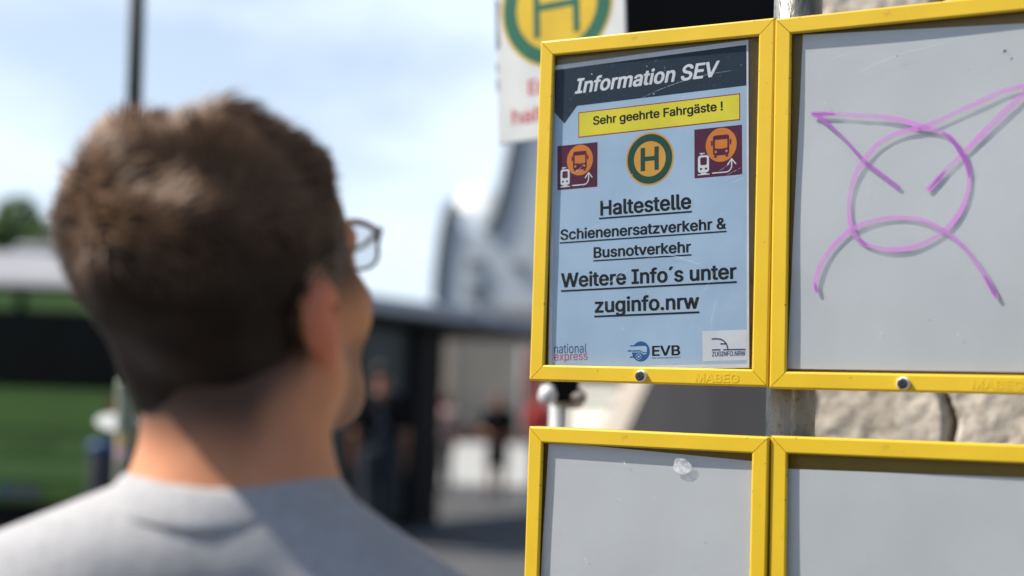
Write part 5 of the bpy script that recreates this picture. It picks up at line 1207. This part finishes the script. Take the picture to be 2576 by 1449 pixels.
def head_shapes(f, H, R, k=1.0, detail=True):
    T = lambda p: H + R @ (np.array(p) * k)
    E = lambda c, r, kk=.02, sub=False, Rl=None: f.ell(T(c), np.array(r) * k, kk * k, R if Rl is None else R @ Rl, sub)
    C = lambda a, b, ra, rb, kk=.015, sub=False: f.cone(T(a), T(b), ra * k, rb * k, kk * k, sub)
    Rt = np.array(Matrix.Rotation(rad(-16), 3, 'X'))
    E((0, -.014, .036), (.073, .095, .079), Rl=Rt)
    E((0, .038, -.022), (.057, .056, .074), .03)
    E((0, .050, .052), (.058, .042, .042), .03)
    E((0, .050, -.074), (.040, .040, .026), .03)
    E((0, .076, -.090), (.018, .015, .015), .02)
    for s in (-1, 1):
        C((s * .058, .002, -.042), (s * .028, .062, -.084), .015, .016, .03)
        E((s * .044, .064, -.018), (.021, .021, .024), .025)
    C((-.034, .088, .026), (.034, .088, .026), .013, .013, .02)
    C((0, .098, .014), (0, .119, -.026), .008, .011, .012)
    for s in (-1, 1): E((s * .010, .112, -.030), (.009, .011, .008), .008)
    for s in (-1, 1): E((s * .032, .100, .008), (.017, .012, .010), .010, True)
    E((0, .094, -.050), (.023, .010, .006), .008); E((0, .092, -.060), (.020, .010, .006), .008)
    for s in (-1, 1):
        Re = np.array(Matrix.Rotation(s * rad(-24), 3, 'Z') @ Matrix.Rotation(rad(-12), 3, 'X'))
        E((s * .082, -.014, -.002), (.0085, .0155, .028), .008, Rl=Re)
        E((s * .077, -.005, -.027), (.0065, .009, .011), .008, Rl=Re)
        E((s * .0925, -.008, .000), (.0055, .008, .015), .005, True, Rl=Re)

def body_shapes(f, P, g=0.0, parts='torso arms legs hands', nk=None):
    """P: dict with pose points in metres; g grows every shape (for clothes)."""
    k = P['k']; X = np.array
    S = lambda v: X(v) * k
    if 'torso' in parts:
        f.ell(S((0, .015, 1.28)), S((.160, .112, .20)), .05, grow=g)
        f.ell(S((0, .0, 1.39)), S((.158, .095, .085)), .05, grow=g)
        for s in (-1, 1):
            f.ell(S((s * .085, -.055, 1.335)), S((.075, .055, .11)), .04, grow=g)
            f.cone(S((s * .026, -.026, 1.505)), S((s * .175, -.012, 1.425 - (P.get('drop', 0) if s > 0 else 0))), .046 * k, .060 * k, .05, grow=g)
        f.ell(S((0, .01, 1.08)), S((.145, .105, .17)), .05, grow=g)
        f.ell(S((0, .0, .95)), S((.158, .112, .12)), .05, grow=g)
    if 'neck' in parts:
        f.cone(P['neck0'], P['neck1'], P['nr'] * 1.08, P['nr'], .04, grow=g)
    for s, key in ((-1, 'L'), (1, 'R')):
        sh, el, wr = (X(P[q + key]) for q in ('sh', 'el', 'wr'))
        if 'arms' in parts:
            f.cone(sh, el, .052 * k, .041 * k, .03, grow=g)
            f.cone(el, wr, .041 * k, .027 * k, .02, grow=g)
        if 'sleeve' in parts:
            f.cone(sh, sh + (el - sh) * .62, .058 * k, .060 * k, .03, grow=g)
        if 'hands' in parts:
            d = (wr - el) / np.linalg.norm(wr - el)
            fw = X((0, 1.0, 0)) - d * d[1]; fw /= np.linalg.norm(fw)
            sd = np.cross(d, fw)
            pc = wr + d * .050 * k
            Rm = np.stack([sd, fw, d], 1)
            f.ell(pc, S((.016, .040, .050)), .012, Rm)
            for i, (o, L) in enumerate(((.030, .068), (.010, .078), (-.010, .072), (-.029, .056))):
                a = pc + fw * o * k + d * .040 * k
                inw = -sd * s
                b = a + d * L * .5 * k + inw * .006 * k; c = b + d * L * .45 * k + inw * .020 * k
                f.cone(a, b, .0088 * k, .0080 * k, .004); f.cone(b, c, .0080 * k, .0068 * k, .004)
            a = pc + fw * .032 * k - d * .012 * k; b = a + fw * .024 * k + d * .030 * k; c = b + d * .030 * k + fw * .006 * k
            f.cone(a, b, .011 * k, .0095 * k, .006); f.cone(b, c, .0095 * k, .008 * k, .004)
        hp, kn, an = (X(P[q + key]) for q in ('hp', 'kn', 'an'))
        if 'legs' in parts:
            f.cone(hp, kn, .086 * k, .056 * k, .04, grow=g)
            f.cone(kn, an, .056 * k, .038 * k, .03, grow=g)
            f.ell(kn + (an - kn) * .3 + X((0, -.018, 0)), S((.05, .05, .12)), .03, grow=g)
        if 'feet' in parts:
            f.cone(an + X((0, -.02, -.045)), an + X((0, .13, -.055)), .040 * k + g, .034 * k + g, .03)

def pose(k=1.0, arms='down', stride=0.0, lean=(0, 0)):
    P = dict(k=k, nr=.056 * k)
    for s, q in ((-1, 'L'), (1, 'R')):
        P['sh' + q] = (s * .195 * k, -.008, 1.415 * k)
        P['el' + q] = (s * .245 * k, -.02 * k, 1.12 * k); P['wr' + q] = (s * .255 * k, .05 * k, .875 * k)
        if arms == 'bent':
            P['el' + q] = (s * .26 * k, -.03 * k, 1.13 * k); P['wr' + q] = (s * .12 * k, .19 * k, 1.07 * k)
        P['hp' + q] = (s * .088 * k, 0, .90 * k); P['kn' + q] = (s * .10 * k, .02 * k + s * stride * .5, .50 * k)
        P['an' + q] = (s * .105 * k, -.02 * k + s * stride, .088 * k)
    P['neck0'] = (0, -.025 * k, 1.47 * k); P['neck1'] = (0, -.005 * k, 1.60 * k)
    return P

def person(label, loc, yaw, k, skin, shirt, legs, hairc, h=0.013, arms='down', stride=0.0, head=(0, 0), long_hair=False, skirt=False, shoe=(0.02, 0.02, 0.022), hair_w=1.0, print_=None):
    t = thing('person', label, 'person', loc, (0, 0, yaw), 'people waiting in the background')
    P = pose(k, arms, stride)
    H = np.array((0, .012, 1.685)) * k; R = rotm(rad(head[0]), rad(head[1]))
    P['neck1'] = tuple(H + np.array((0, -.03, -.06)) * k)
    lo, hi = (-.45, -.42, -.02), (.45, .45, 1.88 * k)
    f = Field(lo, hi, h)
    body_shapes(f, P, 0, 'torso neck arms hands legs feet'); head_shapes(f, H, R, k, False)
    o = np_mesh('body', *f.surface(), skin, t)
    f = Field(lo, hi, h)
    body_shapes(f, P, .016, 'torso sleeve')
    f.cone(np.array(P['neck0']) + (0, 0, -.02), np.array(P['neck1']), P['nr'] + .012, P['nr'] + .03, .01, True)
    f.cut((0, 0, .90 * k), (0, 0, -1))
    sh = np_mesh('shirt', *f.surface(), shirt, t)
    f = Field(lo, hi, h)
    if skirt:
        f.cone((0, 0, .93 * k), (0, 0, .56 * k), .165 * k, .19 * k, .03); f.cut((0, 0, .55 * k), (0, 0, -1)); f.cut((0, 0, 1.0 * k), (0, 0, 1))
        np_mesh('skirt', *f.surface(), legs, t)
    else:
        body_shapes(f, P, .018, 'legs'); f.ell((0, 0, .95 * k), np.array((.162, .118, .13)) * k, .04, grow=.014)
        f.cut((0, 0, 1.03 * k), (0, 0, 1)); f.cut((0, 0, .07), (0, 0, -1))
        np_mesh('trousers', *f.surface(), legs, t)
    f = Field(lo, (.45, .45, .2), h)
    body_shapes(f, P, .012, 'feet'); f.cut((0, 0, .002), (0, 0, -1))
    np_mesh('shoes', *f.surface(), mat('shoe', shoe, rough=.6), t)
    f = Field((-.2, -.22, 1.2 * k), (.2, .22, 1.90 * k), h * .7)
    T = lambda p: H + R @ (np.array(p) * k)
    f.ell(T((0, -.018, .050)), np.array((.083, .100, .080)) * k, .02, R)
    if long_hair: f.cone(T((0, -.05, .02)), T((0, -.07, -.16)), .075 * k, .06 * k, .03)
    f.cut(T((0, .06, .045)), R @ np.array((0, .85, -.45))); 
    if not long_hair: f.cut(T((0, -.05, -.055)), R @ np.array((0, .1, -1)))
    np_mesh('hair', *f.surface(), hairc, t)
    return t, sh

M_SK1 = skin_mat('skin of passers by', (0.28, 0.125, 0.07))
M_BLKC = mat('black cotton', (0.006, 0.006, 0.007), (0.009, 0.009, 0.010), rough=0.95, scale=9, spec=0.15)
M_JEAN = mat('dark blue denim', (0.018, 0.023, 0.035), (0.010, 0.013, 0.021), rough=0.9, scale=14)
M_HDK = mat('dark hair', (0.014, 0.011, 0.010), rough=0.6, scale=40)
M_HBR = mat('brown hair', (0.11, 0.06, 0.035), rough=0.6, scale=40)
M_PINK = mat('faded pink cotton', (0.42, 0.28, 0.27), rough=0.9, scale=12)
M_REDC = mat('red cotton', (0.50, 0.035, 0.035), (0.42, 0.03, 0.03), rough=0.85, scale=10)
M_GREYT = mat('grey trousers', (0.16, 0.16, 0.15), rough=0.9, scale=10)

p = at(945, 1364, 14.9)
man2, sh2 = person('man in black T-shirt and jeans with a pale print on his back', (p.x, p.y, 0), rad(6), 1.06, M_SK1, M_BLKC, M_JEAN, M_HDK, head=(-25, -12), stride=.05)
# pale print down the back of the shirt
pv, pf = [], []
M_PRINT = mat('pale shirt print', (0.12, 0.12, 0.14), (0.008, 0.008, 0.010), rough=.9, scale=26, lo=.42, hi=.62)
dg = bpy.context.evaluated_depsgraph_get()
from mathutils.bvhtree import BVHTree
bv = BVHTree.FromPolygons([v.co for v in sh2.data.vertices], [tuple(q.vertices) for q in sh2.data.polygons])
grid = {}
for j in range(26):
    for i in range(11):
        x, z = -.085 + .017 * i - .012 * math.sin(j * .4), 1.05 + .0175 * j
        hit = bv.ray_cast(Vector((x, -1, z)), Vector((0, 1, 0)))
        if hit[0] is not None:
            grid[i, j] = len(pv); pv.append(hit[0] - Vector((0, .004, 0)))
for j in range(25):
    for i in range(10):
        if all(q in grid for q in ((i, j), (i + 1, j), (i + 1, j + 1), (i, j + 1))) and abs(i - 4.5 - 1.5 * math.sin(j * .5)) < 1.3 + 1.1 * abs(math.sin(j * .33 + .4)):
            pf.append((grid[i, j], grid[i + 1, j], grid[i + 1, j + 1], grid[i, j + 1]))
o = mesh_obj('shirt_print', pv, pf, M_PRINT, man2, True)

p = at(856, 1252, 20.6)
person('person in dark clothes half hidden behind the jaw of the man in grey', (p.x, p.y, 0), rad(40), .90, M_SK1, M_BLKC, M_BLKC, M_HDK, long_hair=True, h=.016)
q = at(868, 1172, 20.2)
t = thing('carrier_bag', 'pale carrier bag held by the person in dark clothes', 'bag', (q.x, q.y, q.z - .14))
mb = MB(); mb.loft([[(-.15, -.06, 0), (.15, -.06, 0), (.15, .06, 0), (-.15, .06, 0)], [(-.17, -.08, .14), (.17, -.08, .14), (.17, .08, .14), (-.17, .08, .14)], [(-.15, -.02, .28), (.15, -.02, .28), (.15, .02, .28), (-.15, .02, .28)]], True)
mb.build('bag_body', M_SIGNW, t)
mb = MB(); mb.tube([(-.06, 0, .275), (-.05, 0, .36), (0, 0, .39), (.05, 0, .36), (.06, 0, .275)], .008, 8); mb.build('bag_handle', M_SIGNW, t, True)
p = at(1247, 1240, 22.7)
person('woman in black top and short black skirt standing on the pale paving edge', (p.x, p.y, 0), rad(178), .945, M_SK1, M_BLKC, M_BLKC, M_HBR, arms='bent', skirt=True, long_hair=True, h=.016)
p = at(1112, 1240, 24.2)
person('person in faded pink and grey partly behind the black shelter column', (p.x, p.y, 0), rad(150), .93, M_SK1, M_PINK, M_GREYT, M_HBR, h=.016)
p = at(1356, 1215, 26.0)
person('person in a red shirt standing left of the bus stop sign post', (p.x, p.y, 0), rad(190), .97, M_SK1, M_REDC, M_GREYT, M_HBR, h=.016)

# red hanging banner far behind
p = at(1338, 1075, 45)
t = thing('red_banner', 'tall faded red banner on a pole in front of the beige wall', 'banner', (p.x, p.y, 0))
MB().tube([(-.38, 0, 0), (-.38, 0, 3.2)], .04, 12).build('banner_pole', M_PALEMET, t, True)
mb = MB(); n = 12
A = [(-.34 + .72 * i / n, .05 * math.sin(i * .9), 3.1) for i in range(n + 1)]; B = [(-.34 + .72 * i / n, .07 * math.sin(i * .9 + .5), .75) for i in range(n + 1)]
mb.loft([A, B], closed=False); mb.build('banner_cloth', mat('faded red cloth', (0.40, 0.11, 0.09), rough=.9), t, True)

# ------------------------------------------------------------------ the man in the foreground
M_SKIN = skin_mat('sunburnt skin', (0.70, 0.285, 0.135))
M_TEE = mat('grey marl jersey', (0.43, 0.422, 0.425), (0.36, 0.352, 0.355), rough=0.95, scale=150, bump=0.2, bscale=500)
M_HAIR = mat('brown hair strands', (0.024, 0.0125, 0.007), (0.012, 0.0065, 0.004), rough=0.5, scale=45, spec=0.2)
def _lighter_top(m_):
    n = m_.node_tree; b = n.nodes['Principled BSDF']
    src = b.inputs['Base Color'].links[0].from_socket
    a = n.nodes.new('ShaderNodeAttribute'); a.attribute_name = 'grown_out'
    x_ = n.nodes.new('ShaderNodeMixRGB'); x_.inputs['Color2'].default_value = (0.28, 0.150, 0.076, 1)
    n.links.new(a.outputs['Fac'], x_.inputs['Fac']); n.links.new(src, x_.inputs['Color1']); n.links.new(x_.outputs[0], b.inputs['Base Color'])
_lighter_top(M_HAIR)          # sunlit top and shaded back and sides painted into the hair colour
M_TEMPLE = mat('tortoiseshell', (0.07, 0.03, 0.015), (0.03, 0.014, 0.008), rough=0.2, scale=90)
M_LENS = clear_mat('spectacle lens', tint=(0.80, 0.82, 0.84), rough=0.02, ior=2.4)

def foreground_man():
    ear = np.array(at(816, 808, .852))
    R = rotm(rad(-27), rad(20), rad(0))
    k = 0.925
    Hw = ear - R @ np.array((.083, -.014, -.004)) * k
    nb = np.array(at(578, 1228, .855))
    ox, oy = nb[0], nb[1] + .045
    t = thing('person', 'man in grey T-shirt seen from behind, short brown hair, looking at the notices', 'person', (ox, oy, 0))
    O = np.array((ox, oy, 0)); H = Hw - O
    kk = (nb[2] + .033) / 1.58
    P = pose(kk)
    P['nr'] = .0545; P['drop'] = .036
    for q_ in ('shR', 'elR', 'wrR'): P[q_] = (P[q_][0] - .012, P[q_][1] - .02, P[q_][2] - .035)
    P['neck0'] = (0.004, -.012, 1.46 * kk); P['neck1'] = tuple(H + R @ np.array((.008, -.026, -.050)) * k)
    lo, hi = (-.36, -.22, -.01), (.36, .30, H[2] + .15)
    f = Field(lo, hi, .0058)
    body_shapes(f, P, 0, 'torso neck arms hands legs feet')
    head_shapes(f, H, R, k)
    for s in (-1, 1):
        f.cone(H + R @ np.array((s * .042, -.020, -.062)) * k, np.array(P['neck0']) + (s * .020, .004, -.01), .017, .030, .03)
    V, Fq = f.surface()
    body = np_mesh('body', V, Fq, M_SKIN, t)
    # hairline stubble and beard as a colour of the skin itself
    L = (V - H) @ R / k
    x, y, z = L[:, 0], L[:, 1], L[:, 2]
    sm = lambda e0, e1, v: np.clip((v - e0) / (e1 - e0), 0, 1) ** 2 * (3 - 2 * np.clip((v - e0) / (e1 - e0), 0, 1))
    zw = V[:, 2] - (H[2] - .092)                       # height above the clipped hairline at the nape
    back = sm(-.012, .036, zw) * sm(.072, .050, np.abs(x) - .35 * np.maximum(0, zw - .03)) * sm(.004, -.012, y)
    side = sm(-.02, .015, z) * sm(.080, .060, y)
    beard = .55 * sm(-.028, -.045, z) * sm(.015, .035, y) * sm(-.135, -.115, z)
    earm = 1 - sm(.068, .074, np.abs(x)) * (z < .05) * (y > -.055)
    st = np.clip(np.maximum(np.maximum(back, side) * .92 * earm, beard), 0, 1) * (z > -.16)
    fl_ = .65 * sm(.074, .080, np.abs(x)) * (np.abs(z) < .06)  # ear redness, with light glowing through the ears painted in
    at_ = body.data.attributes.new('flush', 'FLOAT', 'POINT'); at_.data.foreach_set('value', fl_.astype(np.float32))
    at_ = body.data.attributes.new('stubble', 'FLOAT', 'POINT'); at_.data.foreach_set('value', st.astype(np.float32))
    # hair
    T = lambda p: H + R @ np.array(p) * k
    f = Field(H - .17, H + .19, .0038)
    K = lambda *r_: tuple(k * q_ for q_ in r_)
    Rt = R @ rotm(0, rad(-16))
    f.ell(T((0, -.015, .040)), K(.0765, .0985, .080), .02, Rt)
    f.ell(T((0, .006, .090)), K(.056, .066, .040), .03, R)
    f.ell(T((.004, .050, .080)), K(.044, .030, .022), .03, R)
    f.ell(T((-.028, -.044, .078)), K(.046, .048, .046), .03, R)
    f.cut(T((0, .088, .050)), R @ np.array((0, .62, -.80)), .02)
    f.cut(T((0, .066, .02)), R @ np.array((0, .95, -.30)), .02)
    f.ell(T((0, -.030, -.020)), K(.061, .056, .070), .02, R)
    f.cut(T((0, -.05, -.079)), R @ np.array((0, .25, -1)), .02)
    for s in (-1, 1): f.ell(T((s * .086, .006, -.012)), K(.03, .032, .044), .01, R, True)
    V, Fq = f.surface()
    L = (V - H) @ R / k
    N = L / np.linalg.norm(L, axis=1)[:, None]
    top = np.clip((L[:, 2] - .03) / .06, 0, 1)
    wob = (np.sin(L[:, 0] * 95 + L[:, 1] * 40) + np.sin(L[:, 1] * 110 - L[:, 0] * 60 + 2) + np.sin(L[:, 2] * 130 + L[:, 0] * 70 + 1)) * (.0008 + .0022 * top)
    V = V + (N @ R.T) * wob[:, None]
    r = np.random.default_rng(21)
    nb_ = 15000
    fi = r.integers(0, len(Fq), nb_)
    C = V[Fq[fi]].mean(1); Lc = (C - H) @ R / k
    a = V[Fq[fi, 1]] - V[Fq[fi, 0]]; b = V[Fq[fi, 3]] - V[Fq[fi, 0]]
    nrm = np.cross(a, b); nrm /= np.linalg.norm(nrm, axis=1)[:, None] + 1e-9
    tp = np.clip((Lc[:, 2] - .035) / .05, 0, 1)
    swirl = np.stack([np.sin(Lc[:, 1] * 60 + 1.2) * .8, np.full(nb_, .9), np.sin(Lc[:, 0] * 50) * .2], 1)
    down = np.stack([Lc[:, 0] * -2, np.full(nb_, -.15), np.full(nb_, -1.0)], 1)
    flow = (swirl * tp[:, None] + down * (1 - tp[:, None]) + r.normal(0, .22, (nb_, 3))) @ R.T
    flow -= nrm * (flow * nrm).sum(1)[:, None]; flow /= np.linalg.norm(flow, axis=1)[:, None] + 1e-9
    ln = (.006 + .014 * tp * np.clip((.075 - Lc[:, 1]) / .05, .4, 1)) * r.uniform(.6, 1.25, nb_)
    lift = (.28 + .34 * tp * r.uniform(.2, 1, nb_) * np.clip((.055 - Lc[:, 1]) / .05, .1, 1))[:, None]
    d0 = flow + nrm * lift; d0 /= np.linalg.norm(d0, axis=1)[:, None]
    d1 = flow + nrm * (lift * .3) + np.array((0, 0, -.12)); d1 /= np.linalg.norm(d1, axis=1)[:, None]
    w = np.cross(d0, nrm); w /= np.linalg.norm(w, axis=1)[:, None] + 1e-9
    wd = .0009
    p0 = C - nrm * .001; p1 = p0 + d0 * ln[:, None] * .5; p2 = p1 + d1 * ln[:, None] * .5
    BV = np.stack([p0 - w * wd, p0 + w * wd, p1 + w * wd * .8, p1 - w * wd * .8, p2 + w * wd * .2, p2 - w * wd * .2], 1).reshape(-1, 3)
    k0 = len(V) + 6 * np.arange(nb_)[:, None]
    BF = np.vstack([k0 + np.array([[0, 1, 2, 3]]), k0 + np.array([[3, 2, 4, 5]])])
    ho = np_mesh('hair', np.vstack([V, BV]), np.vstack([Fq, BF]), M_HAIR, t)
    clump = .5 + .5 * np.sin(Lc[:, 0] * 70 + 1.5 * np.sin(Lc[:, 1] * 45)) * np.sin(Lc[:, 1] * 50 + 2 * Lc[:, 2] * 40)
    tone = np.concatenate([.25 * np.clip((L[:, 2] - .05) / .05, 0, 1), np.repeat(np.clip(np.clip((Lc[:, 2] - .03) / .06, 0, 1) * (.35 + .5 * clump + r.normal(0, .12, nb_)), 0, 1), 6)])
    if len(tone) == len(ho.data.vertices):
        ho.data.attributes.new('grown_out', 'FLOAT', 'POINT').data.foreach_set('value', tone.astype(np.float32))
    # T-shirt
    f = Field(lo, hi, .0058)
    body_shapes(f, P, .010, 'torso sleeve')
    n0 = np.array(P['neck0']); n1 = np.array(P['neck1'])
    f.cone(n0 + (0, .004, .0), n1 + (0, 0, .02), .059, .062, .010, True)
    f.cut((0, 0, .90 * kk), (0, 0, -1))
    V, Fq = f.surface()
    x, y, z = V.T
    fold = .0075 * np.sin(38 * z + 9 * np.abs(x) + 2 * np.sin(12 * x)) * np.exp(-((z - 1.47 * kk) / .05) ** 2) * (y < .02)
    fold += .008 * np.sin(26 * x + 20 * z) * np.exp(-((z - 1.30 * kk) / .14) ** 2)
    V = V + np.stack([fold * 0, -fold * np.sign(.01 - y), fold * .4], 1)
    tee = np_mesh('t_shirt', V, Fq, M_TEE, t)
    # ribbed collar lying on the neckline
    ring = []
    bv = BVHTree.FromPolygons([Vector(v) for v in V], [tuple(int(i) for i in q) for q in Fq])
    C_ = n0
    A_ = np.arctan2(V[:, 1] - C_[1], V[:, 0] - C_[0]); R_ = np.hypot(V[:, 1] - C_[1], V[:, 0] - C_[0])
    pts = []
    M_ = 48
    for i in range(M_):
        a_ = -math.pi + 2 * math.pi * i / M_
        near = (np.abs((A_ - a_ + math.pi) % (2 * math.pi) - math.pi) < .12) & (R_ < .10) & (R_ > .03)
        kx = np.argmax(np.where(near, V[:, 2], -9))
        pts.append((R_[kx], V[kx, 2]))
    q_ = np.array(pts)
    for _ in range(6): q_ = (np.roll(q_, 1, 0) + 2 * q_ + np.roll(q_, -1, 0)) / 4
    pts = [Vector((C_[0] + q_[i, 0] * math.cos(-math.pi + 2 * math.pi * i / M_), C_[1] + q_[i, 0] * math.sin(-math.pi + 2 * math.pi * i / M_), q_[i, 1])) for i in range(M_)]
    mb = MB()
    rings = []
    for i, p_ in enumerate(pts):
        o_ = Vector((p_.x - C_[0], p_.y - C_[1], 0)).normalized()
        rings.append([p_ + o_ * (.006 + .0030 * math.cos(q)) + Vector((0, 0, -.005 + .012 * math.sin(q))) + o_ * (-.007 * math.sin(q)) for q in [2 * math.pi * j / 12 for j in range(12)]])
    rings.append(rings[0]); mb.loft(rings); mb.build('collar', M_TEE, tee, True)
    # trousers and shoes, below the frame
    f = Field((-.36, -.25, -.01), (.36, .30, 1.1), .009)
    body_shapes(f, P, .014, 'legs'); f.ell((0, 0, .95 * kk), (.164, .118, .12), .04, grow=.012)
    f.cut((0, 0, 1.02), (0, 0, 1)); f.cut((0, 0, .07), (0, 0, -1))
    np_mesh('trousers', *f.surface(), M_JEAN, t)
    f = Field((-.36, -.25, -.01), (.36, .30, .2), .008)
    body_shapes(f, P, .012, 'feet'); f.cut((0, 0, .003), (0, 0, -1))
    np_mesh('shoes', *f.surface(), M_BLKC, t)
    # eyes
    for s in (-1, 1):
        c = T((s * .032, .086, .008))
        mb = MB(); mb.lathe([(0, -.0115), (.006, -.0098), (.0105, -.005), (.0115, 0), (.0105, .005), (.006, .0098), (0, .0115)], tuple(c), 16)
        e = mb.build('eye', M_SIGNW, t, True)
    # glasses: worn, so a thing of their own
    gc = T((0, .108, .012))
    g = thing('glasses', 'tortoiseshell glasses worn by the man in the grey T-shirt', 'glasses', tuple(gc + O))
    G = lambda p: Vector(T(p)) - Vector(gc)
    def rim(s):
        pts = []
        for i in range(28):
            a_ = 2 * math.pi * i / 28
            ca, sa = math.cos(a_), math.sin(a_)
            ex, ez = .0245 * math.copysign(abs(ca) ** .75, ca), .0180 * math.copysign(abs(sa) ** .75, sa)
            pts.append((s * .0345 + ex * (1.06 if sa > 0 else .95), .106 - .10 * abs(s * .0345 + ex) * .32 - .004, (.019 + ez)))
        return pts
    for s in (-1, 1):
        rp = rim(s); C2 = np.mean(rp, 0)
        rings = []
        for p_ in rp + rp[:1]:
            o_ = np.array(p_) - C2; o_ /= np.linalg.norm(o_)
            th = .0014 + (.0012 if p_[2] > .02 else 0)
            rings.append([G(np.array(p_) + o_ * th * math.cos(q) + np.array((0, .0018 * math.sin(q), 0))) for q in [2 * math.pi * j / 8 for j in range(8)]])
        mb = MB(); mb.loft(rings); rm = mb.build('rim', M_TEMPLE, g, True)
        mb = MB(); mb.add([G(q) for q in rp], [tuple(range(len(rp)))]); mb.build('lens', M_LENS, rm)
        x = s * .0635
        mb = MB(); mb.tube([G((x * .98, .0935, .033)), G((s * .070, .088, .0325)), G((s * .078, .05, .030)), G((s * .078, .005, .032)), G((s * .079, -.022, .022)), G((s * .073, -.038, .004))], [.0022, .0022, .0016, .0014, .0014, .0012], 8)
        mb.build('temple_arm', M_TEMPLE, g, True)
    mb = MB(); mb.tube([G((-.0085, .0995, .025)), G((0, .1055, .029)), G((.0085, .0995, .025))], .0024, 8); mb.build('bridge', M_TEMPLE, g, True)
foreground_man()
